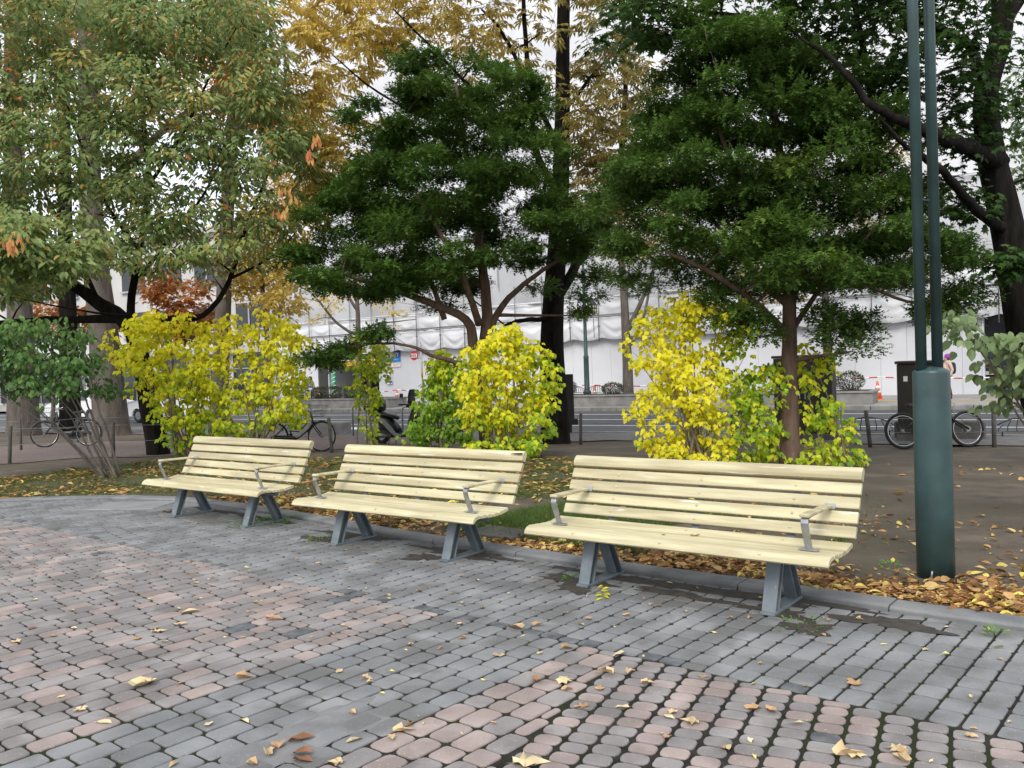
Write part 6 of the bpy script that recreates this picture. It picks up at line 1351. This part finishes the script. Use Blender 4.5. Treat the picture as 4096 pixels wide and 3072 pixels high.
KINDS_ = {'yellow': (.97, NARROW), 'pale': (.86, OVATE), 'tan': (.66, LOBED), 'brown': (.48, LOBED), 'rust': (.22, OVATE), 'gold': (.82, MAPLE), 'curl': (.58, OVATE)}
def drop(label, x, y, kind, size, rot=None, tilt=0.0, grp='fallen leaves on the paving', P=None, z=.003):
    val, tpl = KINDS_[kind]; sd = random.randrange(5); key = (kind, sd)
    if key not in LM: LM[key] = leaf_obj(tpl, sd+len(LM)*7, min(1, max(0, val + random.uniform(-.06, .06))))
    o = bpy.data.objects.new('fallen_leaf', LM[key]); COL.objects.link(o); p = P or gp(x, y); o.location = (p[0], p[1], z); size = size*(.80 if size > .08 else .95); o.scale = (size*random.uniform(.75, 1.1), size, size*random.uniform(.7, 1.1)); o.rotation_euler = (random.uniform(-.08, .08), random.uniform(-.08, .08) + tilt, random.uniform(0, 6.28) if rot is None else rot)
    return tag(o, label, 'leaf', grp)
for lab, x, y, k, s, ro in (('long curled cream leaf, the largest at the lower left', 275, 1488, 'pale', .21, R(-60)), ('small rolled leaf touching the long cream leaf', 318, 1482, 'curl', .11, R(15)), ('folded tan two-part leaf below the middle bench', 1128, 1362, 'tan', .16, R(40)), ('tan leaf tip beside the folded two-part leaf', 1148, 1354, 'curl', .12, R(-80)),
    ('red and orange leaf at the bottom centre', 620, 1605, 'rust', .15, R(-65)), ('brown leaf under the red and orange leaf', 602, 1618, 'brown', .11, R(30)), ('dark red leaf below the red and orange leaf', 632, 1630, 'rust', .12, R(-95)), ('rust leaf lowest in the bottom centre group', 632, 1642, 'rust', .12, R(-100)), ('tan maple leaf left of the red leaf group', 580, 1636, 'tan', .12, R(10)), ('small tan leaf at the lower edge of the red leaf group', 555, 1655, 'curl', .09, R(60)),
    ('tan maple leaf right of the grey strip at the bottom', 848, 1582, 'tan', .13, R(-80)), ('small tan leaf just below the tan maple leaf', 848, 1602, 'curl', .09, R(20)), ('pale leaf at the bottom between red and tan leaves', 748, 1606, 'pale', .10, R(-50)), ('yellowish leaf at the bottom edge centre', 742, 1648, 'gold', .09, R(80)), ('large yellow leaf cut by the bottom edge', 1110, 1650, 'gold', .18, R(-90)),
    ('rust leaf at the left of the cluster on the seam', 1160, 1478, 'brown', .11, R(10)), ('yellow-tan leaf in the cluster on the seam', 1205, 1476, 'gold', .13, R(-70)), ('tan leaf near the top of the cluster on the seam', 1212, 1492, 'curl', .09, R(-80)), ('pale leaf at the end of the seam', 1324, 1419, 'pale', .12, R(-60)),
    ('tan maple leaf on the pink blocks right of the seam', 1325, 1460, 'tan', .13, R(60)), ('small tan leaf right of the tan maple leaf', 1356, 1458, 'tan', .09, R(-40)), ('leaf with long stalk on the pink blocks', 1385, 1478, 'tan', .09, R(-90)), ('orange leaf on the pink blocks', 1297, 1493, 'brown', .09, R(0)), ('pale pink oak-like leaf on the pink blocks', 1360, 1528, 'pale', .09, R(90)), ('brown leaf on the pink blocks below the orange leaf', 1270, 1525, 'brown', .10, R(100)),
    ('yellow leaf near the grey strip centre', 1075, 1421, 'gold', .12, R(-20)), ('brown leaf above the seam', 1212, 1402, 'brown', .10, R(-85)), ('folded brown leaf standing on the grey blocks at the right', 1855, 1482, 'brown', .12, R(15)), ('yellow curled leaf at the right edge', 2132, 1402, 'yellow', .15, R(-80)), ('long yellow leaf on the right grey blocks', 2025, 1420, 'yellow', .11, R(-75)), ('orange maple leaf on the pink blocks at the right', 1510, 1562, 'gold', .11, R(70)),
    ('yellow maple leaf near the bottom right corner', 1955, 1625, 'gold', .11, R(60)), ('rolled tan leaf below the yellow maple leaf', 1948, 1640, 'curl', .11, R(-20)), ('tan leaf at the bottom edge right', 1965, 1652, 'tan', .11, R(20)), ('broad brown and gold leaf at the bottom edge right of centre', 1800, 1636, 'tan', .16, R(-85)), ('gold end of the broad leaf at the bottom edge', 1840, 1640, 'gold', .11, R(-60)), ('pale curled leaf on the pink blocks below the seam end', 1700, 1565, 'yellow', .11, R(-90)),
    ('pointed tan leaf upright on the pink blocks', 1672, 1543, 'curl', .10, R(10)), ('brown leaf left of the pointed tan leaf', 1640, 1535, 'brown', .10, R(60)), ('orange leaf on the left blocks', 575, 1340, 'brown', .13, R(-80)), ('cream cluster leaf on the left blocks', 390, 1325, 'pale', .16, R(-80)), ('tan leaf below the cream cluster leaf', 375, 1352, 'tan', .12, R(-70)), ('yellow leaf left of the tan leaf', 328, 1367, 'gold', .11, R(-60)),
    ('rust folded leaf at the left edge', 65, 1361, 'rust', .09, R(0)), ('tan leaf near the left edge', 42, 1388, 'tan', .10, R(80)), ('orange-brown crumpled leaf on the left blocks', 298, 1383, 'brown', .08, R(30)), ('tan leaf on a pink block left of the strip', 508, 1467, 'brown', .13, R(-85)), ('small yellow maple leaf at the lower left', 178, 1537, 'gold', .09, R(50)), ('cream leaf on a pink block at the lower left', 208, 1560, 'pale', .11, R(-100)), ('bright yellow leaf left of the middle bench', 515, 1230, 'yellow', .12, R(-70)),
    ('large brown leaf behind the left foot of the farthest bench', 350, 1108, 'rust', .22, R(-90))):
    drop(lab, x, y, k, s, ro)
taken = []
for i in range(125):
    while True:
        x, y = random.uniform(0, 2212), random.choice([random.uniform(1110, 1400), random.uniform(1250, 1655)]); p = gp(x, y); s, r = to_sr(p.x, p.y)
        if r > kerb_r(s) + .05 and r < 6.5: break
    k = random.choices(['yellow', 'tan', 'curl', 'pale', 'brown'], [.34, .2, .2, .16, .1])[0]; w = {'yellow': 'small yellow leaf', 'tan': 'small tan lobed leaf', 'curl': 'small curled tan leaf', 'pale': 'small pale leaf', 'brown': 'small brown leaf'}[k]
    zone = 'grey blocks' if (r < 1.62 or .06 < s < 1.2) else 'left pink blocks' if s < .1 else 'right pink blocks'
    taken.append((w, zone, x, drop(f'{w} lying on the {zone}', x, y, k, random.uniform(.03, .065), grp=f'{w[:-4]}leaves on the {zone}')))
for s_, lab in ((.55, 'yellow leaf lying on the seat of the nearest bench'),):
    q = Matrix.Rotation(-.6623, 3, 'Z') @ Vector((.10, .16, 0)) + Vector((1.020, 5.954, 0)); drop(lab, 0, 0, 'gold', .08, R(-60), P=q, z=.4165, grp=None)
q = Matrix.Rotation(-.6623, 3, 'Z') @ Vector((-.10, .10, 0)) + Vector((1.020, 5.954, 0)); drop('tiny brown leaf scrap on the seat of the nearest bench', 0, 0, 'brown', .04, P=q, z=.417, grp=None)

ORD = ['leftmost', 'second', 'third', 'fourth', 'fifth', 'sixth', 'seventh', 'eighth', 'ninth', 'tenth', 'eleventh', 'twelfth', 'thirteenth', 'fourteenth', 'fifteenth', 'sixteenth', 'seventeenth', 'eighteenth', 'nineteenth', 'twentieth', 'twenty-first', 'twenty-second', 'twenty-third', 'twenty-fourth', 'twenty-fifth', 'twenty-sixth', 'twenty-seventh', 'twenty-eighth']
byk = {}
for w, zone, x, o in taken: byk.setdefault((w, zone), []).append((x, o))
for (w, zone), L in byk.items():
    for i, (x, o) in enumerate(sorted(L, key=lambda q: q[0])): o['label'] = f"{w} on the {zone}, {ORD[i] + (' from the left' if i else ' of them') if i < 28 else 'on the far right'}"
